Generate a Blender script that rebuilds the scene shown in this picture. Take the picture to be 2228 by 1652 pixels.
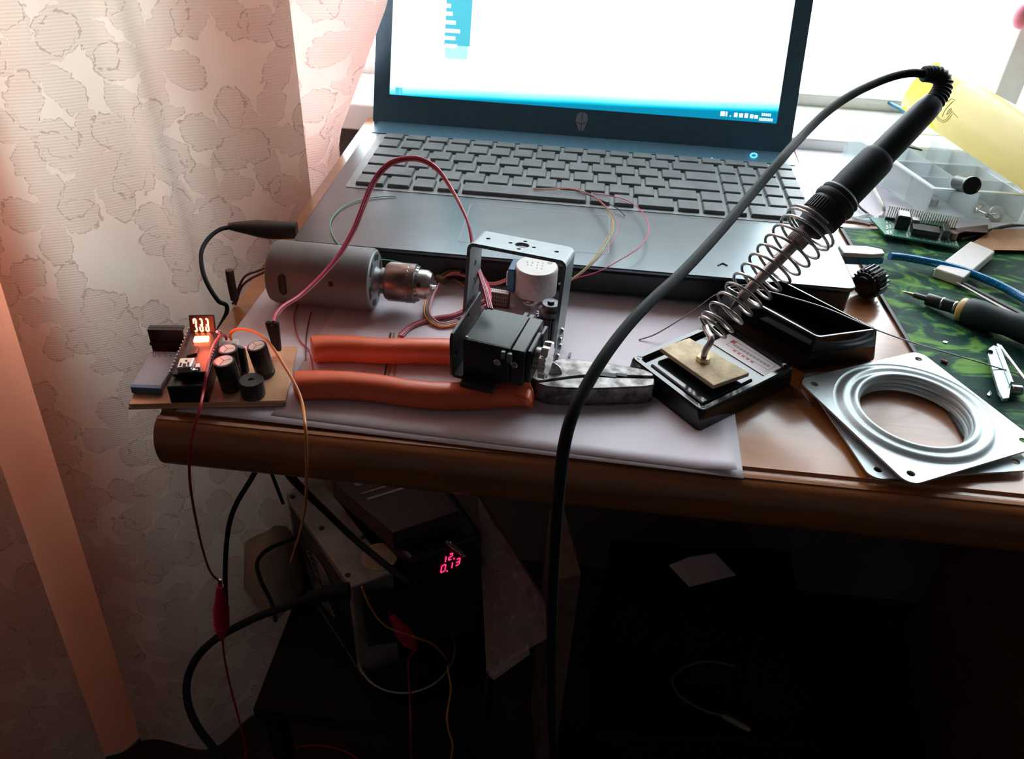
import bpy, bmesh, math, random
import numpy as np
from mathutils import Vector, Matrix, noise as mnoise

for o in list(bpy.data.objects):
    bpy.data.objects.remove(o)
sc = bpy.context.scene
COL = sc.collection
PI = math.pi
DESK = 0.75          # desk top height in metres; all modelling below is in mm, z measured from the desk top

# ------------------------------------------------------------------ camera
CW, CH, CF = 2228.0, 1652.0, 1780.0
CR = np.array([[0.9938896960506792, 0.102397107880144, 0.0412080621004023],
               [0.09448545893985591, -0.5962778115576364, -0.7971983877887363],
               [-0.05705935622852104, 0.7962208259910173, -0.6023094106229527]])
CC = np.array([171.408, -578.440, 289.661])
cam_d = bpy.data.cameras.new('camera')
cam = bpy.data.objects.new('camera', cam_d)
COL.objects.link(cam)
cam_d.sensor_fit = 'HORIZONTAL'
cam_d.sensor_width = 36.0
cam_d.lens = CF / CW * 36.0
cam_d.clip_start = 0.01
cam_d.clip_end = 60
r_, d_, f_ = CR
cam.matrix_world = Matrix(((r_[0], -d_[0], -f_[0], CC[0] / 1000),
                           (r_[1], -d_[1], -f_[1], CC[1] / 1000),
                           (r_[2], -d_[2], -f_[2], CC[2] / 1000 + DESK),
                           (0, 0, 0, 1)))
sc.camera = cam

# ------------------------------------------------------------------ daylight and exposure
world = bpy.data.worlds.new('daylight')
sc.world = world
world.use_nodes = True
bg = world.node_tree.nodes['Background']
bg.inputs[0].default_value = (0.86, 0.955, 1.0, 1)
bg.inputs[1].default_value = 11.0
pl = bpy.data.lights.new('window_portal', 'AREA')
pl.shape = 'RECTANGLE'
pl.size, pl.size_y = 2.9, 0.9
pl.cycles.is_portal = True
plo = bpy.data.objects.new('window_portal', pl)
COL.objects.link(plo)
plo.location = (0.05, 0.372, DESK + 0.43)
plo.rotation_euler = (PI / 2, 0, PI)   # faces into the room (-Y)
plo.rotation_euler = (-PI / 2, 0, 0)
sc.view_settings.view_transform = 'Standard'
sc.view_settings.look = 'None'
sc.view_settings.gamma = 1
sc.view_settings.use_curve_mapping = False
sc.view_settings.exposure = 0.0

# ------------------------------------------------------------------ pixel -> place helpers (mm)
def ray(u, v):
    return CR.T @ np.array([(u - CW / 2) / CF, (v - CH / 2) / CF, 1.0])
def D(u, v, h=0):                      # point at height h above the desk
    d = ray(u, v)
    return Vector(CC + (h - CC[2]) / d[2] * d)
def P(u, v, z):                        # point at depth z mm from the lens
    return Vector(CC + z * ray(u, v))
def YP(u, v, y):
    d = ray(u, v)
    return Vector(CC + (y - CC[1]) / d[1] * d)
V = Vector

# ------------------------------------------------------------------ materials
MATS = {}
def mat(name, col, rough=0.5, metal=0.0, var=0.12, scale=0.08, bump=0.0, bscale=0.5, coat=0.0,
        emit=None, es=0.0, alpha=None, trans=0.0, col2=None, spec=0.5, stretch=(1, 1, 1), lo=0.35, hi=0.7, bdist=0.00012):
    """scale / bscale in 1/mm"""
    if name in MATS:
        return MATS[name]
    m = bpy.data.materials.new(name)
    m.use_nodes = True
    nt = m.node_tree
    b = nt.nodes['Principled BSDF']
    tc = nt.nodes.new('ShaderNodeTexCoord')
    mp = nt.nodes.new('ShaderNodeMapping')
    mp.inputs['Scale'].default_value = [s * 1000 for s in stretch]
    nt.links.new(tc.outputs['Object'], mp.inputs[0])
    n = nt.nodes.new('ShaderNodeTexNoise')
    n.inputs['Scale'].default_value = scale
    n.inputs['Detail'].default_value = 5
    nt.links.new(mp.outputs[0], n.inputs['Vector'])
    rp = nt.nodes.new('ShaderNodeValToRGB')
    rp.color_ramp.elements[0].position = lo
    rp.color_ramp.elements[1].position = hi
    c2 = col2 if col2 else tuple(c * (1 - var) for c in col)
    rp.color_ramp.elements[0].color = (*c2, 1)
    rp.color_ramp.elements[1].color = (*[min(1, c * (1 + (0 if col2 else var))) for c in col], 1)
    nt.links.new(n.outputs['Fac'], rp.inputs[0])
    nt.links.new(rp.outputs[0], b.inputs['Base Color'])
    b.inputs['Roughness'].default_value = rough
    b.inputs['Metallic'].default_value = metal
    b.inputs['Specular IOR Level'].default_value = spec
    b.inputs['Coat Weight'].default_value = coat
    b.inputs['Coat Roughness'].default_value = 0.08
    b.inputs['Transmission Weight'].default_value = trans
    if bump:
        n2 = nt.nodes.new('ShaderNodeTexNoise')
        n2.inputs['Scale'].default_value = bscale
        n2.inputs['Detail'].default_value = 3
        nt.links.new(mp.outputs[0], n2.inputs['Vector'])
        bp = nt.nodes.new('ShaderNodeBump')
        bp.inputs['Strength'].default_value = bump
        bp.inputs['Distance'].default_value = bdist
        nt.links.new(n2.outputs['Fac'], bp.inputs['Height'])
        nt.links.new(bp.outputs[0], b.inputs['Normal'])
    if emit:
        b.inputs['Emission Color'].default_value = (*emit, 1)
        b.inputs['Emission Strength'].default_value = es
    if alpha is not None:               # see-through plastic or glass
        out = nt.nodes['Material Output']
        tr = nt.nodes.new('ShaderNodeBsdfTransparent')
        mx = nt.nodes.new('ShaderNodeMixShader')
        fr = nt.nodes.new('ShaderNodeLayerWeight')
        fr.inputs[0].default_value = 0.35
        ma = nt.nodes.new('ShaderNodeMath')
        ma.operation = 'MULTIPLY_ADD'
        ma.inputs[1].default_value = (1 - alpha) * 0.6
        ma.inputs[2].default_value = alpha
        nt.links.new(fr.outputs['Fresnel'], ma.inputs[0])
        nt.links.new(ma.outputs[0], mx.inputs[0])
        nt.links.new(tr.outputs[0], mx.inputs[1])
        nt.links.new(b.outputs[0], mx.inputs[2])
        nt.links.new(mx.outputs[0], out.inputs[0])
    MATS[name] = m
    return m

def wood(name, c1, c2, ring=0.02, rough=0.25, coat=0.5, stretch=(0.05, 1, 1)):
    if name in MATS:
        return MATS[name]
    m = bpy.data.materials.new(name)
    m.use_nodes = True
    nt = m.node_tree
    b = nt.nodes['Principled BSDF']
    tc = nt.nodes.new('ShaderNodeTexCoord')
    mp = nt.nodes.new('ShaderNodeMapping')
    mp.inputs['Scale'].default_value = [s * 1000 for s in stretch]
    nt.links.new(tc.outputs['Object'], mp.inputs[0])
    n = nt.nodes.new('ShaderNodeTexNoise')
    n.inputs['Scale'].default_value = ring
    n.inputs['Detail'].default_value = 6
    n.inputs['Distortion'].default_value = 0.6
    nt.links.new(mp.outputs[0], n.inputs['Vector'])
    n2 = nt.nodes.new('ShaderNodeTexNoise')
    n2.inputs['Scale'].default_value = ring * 12
    n2.inputs['Detail'].default_value = 4
    nt.links.new(mp.outputs[0], n2.inputs['Vector'])
    mixf = nt.nodes.new('ShaderNodeMath')
    mixf.operation = 'MULTIPLY_ADD'
    mixf.inputs[1].default_value = 0.35
    nt.links.new(n2.outputs['Fac'], mixf.inputs[0])
    nt.links.new(n.outputs['Fac'], mixf.inputs[2])
    rp = nt.nodes.new('ShaderNodeValToRGB')
    rp.color_ramp.elements[0].position = 0.5
    rp.color_ramp.elements[1].position = 0.85
    rp.color_ramp.elements[0].color = (*c2, 1)
    rp.color_ramp.elements[1].color = (*c1, 1)
    nt.links.new(mixf.outputs[0], rp.inputs[0])
    nt.links.new(rp.outputs[0], b.inputs['Base Color'])
    b.inputs['Roughness'].default_value = rough
    b.inputs['Coat Weight'].default_value = coat
    b.inputs['Coat Roughness'].default_value = 0.12
    MATS[name] = m
    return m

# ------------------------------------------------------------------ mesh helpers (mm)
def frame(o, z, x=None):
    z = V(z).normalized()
    x = V(x) if x is not None else (V((1, 0, 0)) if abs(z.x) < 0.9 else V((0, 1, 0)))
    x = (x - z * x.dot(z)).normalized()
    y = z.cross(x)
    return Matrix(((x.x, y.x, z.x, o[0]), (x.y, y.y, z.y, o[1]), (x.z, y.z, z.z, o[2]), (0, 0, 0, 1)))
def axes(o, x, y):
    x = V(x).normalized(); y = V(y); y = (y - x * y.dot(x)).normalized(); z = x.cross(y)
    return Matrix(((x.x, y.x, z.x, o[0]), (x.y, y.y, z.y, o[1]), (x.z, y.z, z.z, o[2]), (0, 0, 0, 1)))
def rz(o, a):
    return Matrix.Translation(V(o)) @ Matrix.Rotation(a, 4, 'Z')
I4 = Matrix.Identity(4)

def catmull(pts, k=8):
    pts = [V(p) for p in pts]
    if len(pts) < 3:
        return pts
    q = [pts[0] * 2 - pts[1]] + pts + [pts[-1] * 2 - pts[-2]]
    out = []
    for i in range(1, len(q) - 2):
        a, b, c, d = q[i - 1], q[i], q[i + 1], q[i + 2]
        for j in range(k):
            t = j / k
            out.append(0.5 * ((2 * b) + (c - a) * t + (2 * a - 5 * b + 4 * c - d) * t * t + (3 * b - a - 3 * c + d) * t ** 3))
    out.append(pts[-1])
    return out

XF = [None]     # optional rigid/scale placement applied to every mesh of an assembly
class G:
    def __init__(s):
        s.v = []; s.f = []
    def add(s, vs, fs, T=I4):
        n = len(s.v)
        s.v += [T @ V(p) for p in vs]
        s.f += [[n + i for i in f] for f in fs]
        return s
    def box(s, lo, hi, T=I4):
        x0, y0, z0 = lo; x1, y1, z1 = hi
        vs = [(x0, y0, z0), (x1, y0, z0), (x1, y1, z0), (x0, y1, z0), (x0, y0, z1), (x1, y0, z1), (x1, y1, z1), (x0, y1, z1)]
        return s.add(vs, [(0, 3, 2, 1), (4, 5, 6, 7), (0, 1, 5, 4), (1, 2, 6, 5), (2, 3, 7, 6), (3, 0, 4, 7)], T)
    def hexa(s, bot, top):
        """eight-corner solid from a bottom loop and a top loop (counter-clockwise seen from above)"""
        n = len(bot)
        fs = [tuple(reversed(range(n))), tuple(range(n, 2 * n))] + [(i, (i + 1) % n, n + (i + 1) % n, n + i) for i in range(n)]
        return s.add(list(bot) + list(top), fs)
    def prism(s, poly, z0, z1, T=I4):
        return s.add([(p[0], p[1], z0) for p in poly] + [(p[0], p[1], z1) for p in poly],
                     [tuple(reversed(range(len(poly)))), tuple(range(len(poly), 2 * len(poly)))] +
                     [(i, (i + 1) % len(poly), len(poly) + (i + 1) % len(poly), len(poly) + i) for i in range(len(poly))], T)
    def lathe(s, prof, T=I4, seg=32, caps=True, closed=False):
        n = len(prof)
        vs = []
        for k in range(seg):
            a = 2 * PI * k / seg
            for (r, z) in prof:
                vs.append((r * math.cos(a), r * math.sin(a), z))
        fs = []
        m = n if closed else n - 1
        for k in range(seg):
            k2 = (k + 1) % seg
            for i in range(m):
                j = (i + 1) % n
                fs.append((k * n + i, k2 * n + i, k2 * n + j, k * n + j))
        if caps and not closed:
            fs.append(tuple(reversed([k * n for k in range(seg)])))
            fs.append(tuple(k * n + n - 1 for k in range(seg)))
        return s.add(vs, fs, T)
    def cyl(s, a, b, r, r2=None, seg=20):
        a = V(a); b = V(b)
        return s.lathe([(r, 0), (r if r2 is None else r2, (b - a).length)], frame(a, b - a), seg)
    def tube(s, pts, r, seg=8, smooth=8, flat=None, up=(0, 0, 1)):
        """round wire along pts; flat=(a,b) gives a flat band with half widths a (side) and b (thickness)"""
        p = catmull(pts, smooth) if smooth else [V(q) for q in pts]
        n = len(p)
        rr = r if callable(r) else (lambda t: r)
        t0 = (p[1] - p[0]).normalized()
        x = V(up)
        x = t0.cross(x)
        if x.length < 1e-4:
            x = V((1, 0, 0))
        x.normalize()
        vs = []
        for i in range(n):
            t = (p[min(i + 1, n - 1)] - p[max(i - 1, 0)])
            t = t.normalized() if t.length > 1e-9 else t0
            x = (x - t * x.dot(t))
            x = x.normalized() if x.length > 1e-6 else V((1, 0, 0))
            y = t.cross(x)
            R = rr(i / (n - 1))
            for k in range(seg):
                a = 2 * PI * k / seg
                if flat:
                    vs.append(p[i] + x * flat[0] * math.cos(a) + y * flat[1] * math.sin(a))
                else:
                    vs.append(p[i] + (x * math.cos(a) + y * math.sin(a)) * R)
        fs = [(i * seg + k, i * seg + (k + 1) % seg, (i + 1) * seg + (k + 1) % seg, (i + 1) * seg + k) for i in range(n - 1) for k in range(seg)]
        fs.append(tuple(reversed(range(seg))))
        fs.append(tuple((n - 1) * seg + k for k in range(seg)))
        return s.add(vs, fs)
    def plate(s, outer, holes, z0, z1, T=I4):
        bm = bmesh.new()
        es = []
        for loop in [outer] + holes:
            vv = [bm.verts.new((p[0], p[1], 0)) for p in loop]
            for i in range(len(vv)):
                es.append(bm.edges.new((vv[i], vv[(i + 1) % len(vv)])))
        bmesh.ops.triangle_fill(bm, use_beauty=True, use_dissolve=False, edges=es)
        bm.verts.index_update()
        vs = [v.co.copy() for v in bm.verts]
        tris = []
        for f in bm.faces:
            ids = [v.index for v in f.verts]
            if f.normal.z < 0:
                ids.reverse()
            tris.append(ids)
        bm.free()
        n = len(vs)
        allv = [(p.x, p.y, z0) for p in vs] + [(p.x, p.y, z1) for p in vs]
        fs = [tuple(reversed(t)) for t in tris] + [tuple(n + i for i in t) for t in tris]
        st = 0
        for loop in [outer] + holes:
            L = len(loop)
            for i in range(L):
                a = st + i; b = st + (i + 1) % L
                fs.append((a, b, n + b, n + a))
            st += L
        return s.add(allv, fs, T)
    def sphere(s, c, r, seg=16, sq=(1, 1, 1)):
        pr = [(max(1e-4, r * math.sin(PI * i / (seg // 2))), -r * math.cos(PI * i / (seg // 2))) for i in range(seg // 2 + 1)]
        T = Matrix.Translation(V(c)) @ Matrix.Diagonal((*sq, 1))
        return s.lathe(pr, T, seg)
    def build(s, name, m, parent=None, bevel=0.0, bseg=2, smooth=40, sub=0, solid=0.0):
        if XF[0] is not None:
            s.v = [XF[0] @ p for p in s.v]
        base = V((0, 0, 0))
        if parent is not None:
            base = V(parent['_base'])
        elif s.v:
            xs = [p.x for p in s.v]; ys = [p.y for p in s.v]; zs = [p.z for p in s.v]
            base = V(((min(xs) + max(xs)) / 2, (min(ys) + max(ys)) / 2, min(zs)))
        me = bpy.data.meshes.new(name)
        me.from_pydata([((p - base) / 1000)[:] for p in s.v], [], s.f)
        bm = bmesh.new(); bm.from_mesh(me)
        bmesh.ops.recalc_face_normals(bm, faces=bm.faces)
        bm.to_mesh(me); bm.free()
        if smooth:
            me.shade_smooth()
            me.set_sharp_from_angle(angle=math.radians(smooth))
        me.materials.append(m)
        o = bpy.data.objects.new(name, me)
        COL.objects.link(o)
        if parent is not None:
            o.parent = parent
        else:
            o.location = (base.x / 1000, base.y / 1000, base.z / 1000 + DESK)
        o['_base'] = tuple(base)
        if solid:
            md = o.modifiers.new('solid', 'SOLIDIFY'); md.thickness = solid / 1000
        if bevel:
            md = o.modifiers.new('bevel', 'BEVEL'); md.width = bevel / 1000; md.segments = bseg
            md.limit_method = 'ANGLE'; md.angle_limit = math.radians(35)
            md.harden_normals = False
        if sub:
            md = o.modifiers.new('sub', 'SUBSURF'); md.levels = sub; md.render_levels = sub
        return o

def thing(name, label, cat, base=(0, 0, 0), group=None):
    o = bpy.data.objects.new(name, None)
    COL.objects.link(o)
    o.empty_display_size = 0.01
    o.location = (base[0] / 1000, base[1] / 1000, base[2] / 1000 + DESK)
    o['_base'] = tuple(base)
    o['label'] = label; o['category'] = cat
    if group: o['group'] = group
    return o
def tag(o, label, cat, group=None, kind=None):
    o['label'] = label; o['category'] = cat
    if group: o['group'] = group
    if kind: o['kind'] = kind
    return o
def struct(o, label=None):
    o['kind'] = 'structure'
    return o
def wire(name, pts, r, m, label, cat='wire', group=None, seg=8, smooth=8):
    return tag(G().tube(pts, r, seg, smooth).build(name, m), label, cat, group)
def circ(cx, cy, r, n=16, a0=0):
    return [(cx + r * math.cos(a0 + 2 * PI * k / n), cy + r * math.sin(a0 + 2 * PI * k / n)) for k in range(n)]
def rrect(x0, y0, x1, y1, r, n=5):
    out = []
    for (cx, cy, a) in ((x1 - r, y0 + r, -PI / 2), (x1 - r, y1 - r, 0), (x0 + r, y1 - r, PI / 2), (x0 + r, y0 + r, PI)):
        for k in range(n + 1):
            t = a + PI / 2 * k / n
            out.append((cx + r * math.cos(t), cy + r * math.sin(t)))
    return out
# ================================================================== ROOM
plaster = mat('wall_plaster', (0.16, 0.14, 0.135), 0.9, var=0.05, scale=0.01)
floor_m = wood('floor_wood', (0.03, 0.02, 0.018), (0.018, 0.011, 0.01), ring=0.01, rough=0.5, coat=0.0)
white_sill = mat('sill_white', (0.85, 0.84, 0.82), 0.35, var=0.03, scale=0.02, coat=0.3)
white_frame = mat('window_frame_white', (0.92, 0.89, 0.87), 0.4, var=0.03)
RX0, RX1, RY0, RY1, FZ, CZ = -1700, 1900, -2700, 312, -750, 1900
WY0, WY1 = 312, 432
WX0, WX1, WZ0, WZ1 = -1400, 1500, -2, 870
struct(G().box((RX0 - 100, RY0 - 100, FZ - 60), (RX1 + 100, WY1, FZ)).build('floor', floor_m, smooth=0))
struct(G().box((RX0 - 100, RY0 - 100, CZ), (RX1 + 100, WY1, CZ + 60)).build('ceiling', plaster, smooth=0))
struct(G().box((RX0 - 100, RY0, FZ), (RX0, WY1, CZ)).build('wall_left', plaster, smooth=0))
struct(G().box((RX1, RY0, FZ), (RX1 + 100, WY1, CZ)).build('wall_right', plaster, smooth=0))
struct(G().box((RX0 - 100, RY0 - 100, FZ), (RX1 + 100, RY0, CZ)).build('wall_front', plaster, smooth=0))
g = G()
g.box((RX0, WY0, FZ), (RX1, WY1, WZ0 - 22))
g.box((RX0, WY0, WZ1), (RX1, WY1, CZ))
g.box((RX0, WY0, WZ0 - 22), (WX0, WY1, WZ1))
g.box((WX1, WY0, WZ0 - 22), (RX1, WY1, WZ1))
struct(g.build('wall_back', plaster, smooth=0))
# window unit: outer frame, sliding sashes, panes
glass = mat('window_glass', (1, 1, 1), 0.02, var=0, alpha=0.03)
wf = struct(G().box((WX0, 320, -4), (WX1, 362, 23)).box((WX0, 320, WZ1 - 40), (WX1, 362, WZ1))
            .box((WX0, 320, 0), (WX0 + 40, 362, WZ1)).box((WX1 - 40, 320, 0), (WX1, 362, WZ1)).build('window_1', white_frame, bevel=1.5))
def sash(x0, x1, y0, y1, ws=26):
    s = G()
    s.box((x0, y0, 20), (x0 + ws, y1, WZ1 - 38)).box((x1 - ws, y0, 20), (x1, y1, WZ1 - 38)).box((x0, y0, WZ1 - 62), (x1, y1, WZ1 - 38))
    s.build('sash', white_frame, wf, bevel=1.2)
    G().box((x0 + ws, (y0 + y1) / 2 - 2, 20), (x1 - ws, (y0 + y1) / 2 + 2, WZ1 - 60)).build('window_pane', glass, wf, smooth=0)
sash(WX0 + 42, -330, 343, 359)
sash(-358, 618, 324, 340)
sash(590, WX1 - 42, 343, 359)
# marble-white sill board behind the desk
struct(G().box((-1500, 219, -16), (1500, 322, 11)).build('trim_1', white_sill, bevel=2))

# ================================================================== CURTAINS
def curtain_mat(name, cream, pink, transl, outline=True, red=0.0):
    m = bpy.data.materials.new(name); m.use_nodes = True
    nt = m.node_tree; N = nt.nodes.new; L = nt.links.new
    for n in list(nt.nodes): nt.nodes.remove(n)
    out = N('ShaderNodeOutputMaterial')
    uv = N('ShaderNodeUVMap'); uv.uv_map = 'cloth'
    def math_(op, a, b=None, c=None):
        n = N('ShaderNodeMath'); n.operation = op
        for i, x in enumerate((a, b, c)):
            if x is None: continue
            if isinstance(x, (int, float)): n.inputs[i].default_value = x
            else: L(x, n.inputs[i])
        return n.outputs[0]
    blot = N('ShaderNodeTexNoise'); blot.inputs['Scale'].default_value = 9; blot.inputs['Detail'].default_value = 3
    L(uv.outputs[0], blot.inputs['Vector'])
    rp = N('ShaderNodeValToRGB'); rp.color_ramp.elements[0].position = 0.42; rp.color_ramp.elements[1].position = 0.62
    rp.color_ramp.elements[0].color = (*cream, 1); rp.color_ramp.elements[1].color = (*pink, 1)
    L(blot.outputs['Fac'], rp.inputs[0])
    color = rp.outputs[0]
    height = None
    if outline:
        wob = N('ShaderNodeTexNoise'); wob.inputs['Scale'].default_value = 110; wob.inputs['Detail'].default_value = 2
        L(uv.outputs[0], wob.inputs['Vector'])
        wv = N('ShaderNodeVectorMath'); wv.operation = 'MULTIPLY_ADD'
        wv.inputs[1].default_value = (0.012, 0.012, 0)
        L(wob.outputs['Color'], wv.inputs[0]); L(uv.outputs[0], wv.inputs[2])
        lines = None; inside = None
        for k, (sc_, off, pet, ph) in enumerate(((10.5, (0.0, 0.0, 0), 2.5, 0.0), (12.5, (0.37, 0.61, 0), 2.0, 1.0))):
            mp = N('ShaderNodeMapping'); mp.inputs['Location'].default_value = off
            mp.inputs['Scale'].default_value = (sc_, sc_ * 0.9, 1)
            L(wv.outputs[0], mp.inputs[0])
            vo = N('ShaderNodeTexVoronoi'); vo.voronoi_dimensions = '2D'; vo.inputs['Scale'].default_value = 1
            vo.inputs['Randomness'].default_value = 0.6
            L(mp.outputs[0], vo.inputs['Vector'])
            sb = N('ShaderNodeVectorMath'); sb.operation = 'SUBTRACT'
            L(mp.outputs[0], sb.inputs[0]); L(vo.outputs['Position'], sb.inputs[1])
            sx = N('ShaderNodeSeparateXYZ'); L(sb.outputs[0], sx.inputs[0])
            sc3 = N('ShaderNodeSeparateXYZ'); L(vo.outputs['Color'], sc3.inputs[0])
            ang = math_('ARCTAN2', sx.outputs[1], sx.outputs[0])
            ang2 = math_('MULTIPLY_ADD', sc3.outputs[0], 6.28, ang)
            ca = math_('ABSOLUTE', math_('COSINE', math_('MULTIPLY_ADD', ang2, pet, ph)))
            ca = math_('POWER', ca, 0.75)
            rad = math_('MULTIPLY_ADD', ca, 0.42, 0.07)
            dist = math_('SUBTRACT', vo.outputs['Distance'], rad)
            line = math_('LESS_THAN', math_('ABSOLUTE', dist), 0.010)
            ins = math_('LESS_THAN', dist, 0.0)
            lines = line if lines is None else math_('MAXIMUM', lines, line)
            inside = ins if inside is None else math_('MAXIMUM', inside, ins)
        # broken embroidery stitches
        br = N('ShaderNodeTexNoise'); br.inputs['Scale'].default_value = 260; br.inputs['Detail'].default_value = 1
        L(uv.outputs[0], br.inputs['Vector'])
        lines = math_('MULTIPLY', lines, math_('GREATER_THAN', br.outputs['Fac'], 0.44))
        # satin ribs inside the petals
        sxy = N('ShaderNodeSeparateXYZ'); L(uv.outputs[0], sxy.inputs[0])
        ribs = math_('MULTIPLY_ADD', math_('SINE', math_('MULTIPLY', sxy.outputs[1], 2600)), 0.5, 0.5)
        ribs = math_('MULTIPLY', ribs, inside)
        dark = math_('MULTIPLY_ADD', lines, 0.34, math_('MULTIPLY', ribs, 0.10))
        dark = math_('ADD', dark, math_('MULTIPLY', inside, 0.10))
        mx = N('ShaderNodeMix'); mx.data_type = 'RGBA'
        L(dark, mx.inputs['Factor']); L(color, mx.inputs['A']); mx.inputs['B'].default_value = (0.22, 0.12, 0.09, 1)
        color = mx.outputs['Result']
        height = math_('MULTIPLY_ADD', lines, -1.0, math_('MULTIPLY', ribs, 0.35))
    df = N('ShaderNodeBsdfDiffuse'); tr = N('ShaderNodeBsdfTranslucent')
    L(color, df.inputs[0])
    tint = N('ShaderNodeMix'); tint.data_type = 'RGBA'; tint.blend_type = 'MULTIPLY'; tint.inputs['Factor'].default_value = 1
    L(color, tint.inputs['A']); tint.inputs['B'].default_value = (1.0, 0.91 - red, 0.84 - red, 1)
    L(tint.outputs['Result'], tr.inputs[0])
    if height is not None:
        bp = N('ShaderNodeBump'); bp.inputs['Strength'].default_value = 0.5; bp.inputs['Distance'].default_value = 0.0008
        L(height, bp.inputs['Height']); L(bp.outputs[0], df.inputs['Normal']); L(bp.outputs[0], tr.inputs['Normal'])
    ms = N('ShaderNodeMixShader'); ms.inputs[0].default_value = transl
    L(df.outputs[0], ms.inputs[1]); L(tr.outputs[0], ms.inputs[2]); L(ms.outputs[0], out.inputs[0])
    return m

def cloth(name, path, z0, z1, nz, m, fold, xform=None, thick=0.6):
    """path: list of plan points; fold(s, z)->offset along the plan normal; s in mm of cloth"""
    p = catmull([V((a, b, 0)) for a, b in path], 40)
    s = [0.0]
    for i in range(1, len(p)): s.append(s[-1] + (p[i] - p[i - 1]).length)
    n = len(p)
    vs = []; uvs = []
    for j in range(nz + 1):
        z = z0 + (z1 - z0) * j / nz
        for i in range(n):
            t = (p[min(n - 1, i + 1)] - p[max(0, i - 1)]).normalized()
            nn = V((-t.y, t.x, 0))
            q = p[i] + nn * fold(s[i], z) + V((0, 0, z))
            if xform: q = xform(q, s[i] / s[-1], z)
            vs.append(q); uvs.append((s[i] * 1.15 / 1000, z / 1000))
    fs = [(j * n + i, j * n + i + 1, (j + 1) * n + i + 1, (j + 1) * n + i) for j in range(nz) for i in range(n - 1)]
    o = G().add(vs, fs).build(name, m, smooth=180)
    me = o.data
    uvl = me.uv_layers.new(name='cloth')
    for l in me.loops:
        uvl.data[l.index].uv = uvs[l.vertex_index]
    return o

lace_m = curtain_mat('lace_fabric', (0.86, 0.80, 0.72), (0.84, 0.70, 0.63), 0.33)
lining_m = curtain_mat('salmon_fabric', (0.86, 0.38, 0.25), (0.84, 0.33, 0.22), 0.5, outline=False)
sheer_m = curtain_mat('sheer_pink_fabric', (0.86, 0.70, 0.68), (0.84, 0.58, 0.56), 0.42, outline=True, red=0.1)
ca, sa = math.cos(math.radians(35)), math.sin(math.radians(35))
def onp(s, off=0):   # point on the slanted curtain line; off = towards the window
    return (-62 - s * ca - off * sa, 68 - s * sa + off * ca)
def fold_lace(s, z):
    f = 5 * math.sin(s / 26.0 + 0.6) + 7 * math.sin(s / 61.0 + z / 900.0 + 0.3)
    g_ = math.exp(-((s - 118 - z * 0.06) / 9.0) ** 2) * 9      # one crisp pleat
    low = max(0.0, (-100 - z) / 650.0)
    return f * (1 + 1.3 * low) + g_ * (1 - 0.4 * low) + low * 9 * math.sin(s / 15.0 + 1)
def lace_x(q, t, z):   # the outer hem swings out towards the floor
    k = max(0.0, (0 - z)) / 750.0
    d = 44 * k * t * t
    return q + V((-ca * d, -sa * d, 0))
tag(cloth('lace_curtain', [onp(-8, 22), onp(50, 22), onp(120, 22), onp(180, 22), onp(245, 22)], -748, 1230, 110, lace_m, fold_lace, lace_x),
    'cream and pink lace curtain with embroidered flower outlines, hanging left of the desk', 'curtain')
def fold_lin(s, z):
    low = max(0.0, (-100 - z) / 650.0)
    return 9 * math.sin(s / 17.0 + 1.0 + z / 1500.0) + 4 * math.sin(s / 43.0) + low * 5 * math.sin(s / 12.0)
tag(cloth('salmon_curtain', [onp(205, 52), onp(250, 56), onp(330, 52), onp(450, 40), onp(640, 60), onp(900, 90)], -748, 1230, 60, lining_m, fold_lin),
    'plain salmon curtain showing beside the outer hem of the lace curtain', 'curtain')
tag(cloth('lace_curtain', [onp(285, 20), onp(330, 18), onp(420, 10), onp(560, 5), onp(720, 5)], -748, 1230, 60, lace_m, lambda s_, z: 10 * math.sin(s_ / 19.0 + 1.2) + 5 * math.sin(s_ / 47.0), lambda q, t, z: q + V((-ca, -sa, 0)) * (44 * max(0.0, -z) / 750.0)),
    'second lace curtain panel at the lower left border, beyond the salmon strip', 'curtain')
# the inner panel that bulges over the desk corner and the laptop lid
def bulge(q, t, z):
    k = max(0.0, min(1.0, (z + 10) / 260.0)); k = k * k * (3 - 2 * k)
    e = max(0.0, min(1.0, (z - 5) / 125.0))
    return q + V((t * (3 + 52 * e + 6 * max(0, z - 130) / 60), -t * 8 * k, 0))
def fold_in(s, z):
    k = max(0.12, min(1.0, (z + 40) / 200.0))
    return k * (7 * math.sin(s / 13.0 + 2.2))
tag(cloth('sheer_curtain', [(-150, 80), (-112, 98), (-82, 114), (-66, 128), (-58, 146)], -748, 1230, 130, sheer_m, fold_in, bulge),
    'pink sheer curtain fold bulging over the upper left corner of the laptop lid', 'curtain')

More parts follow.
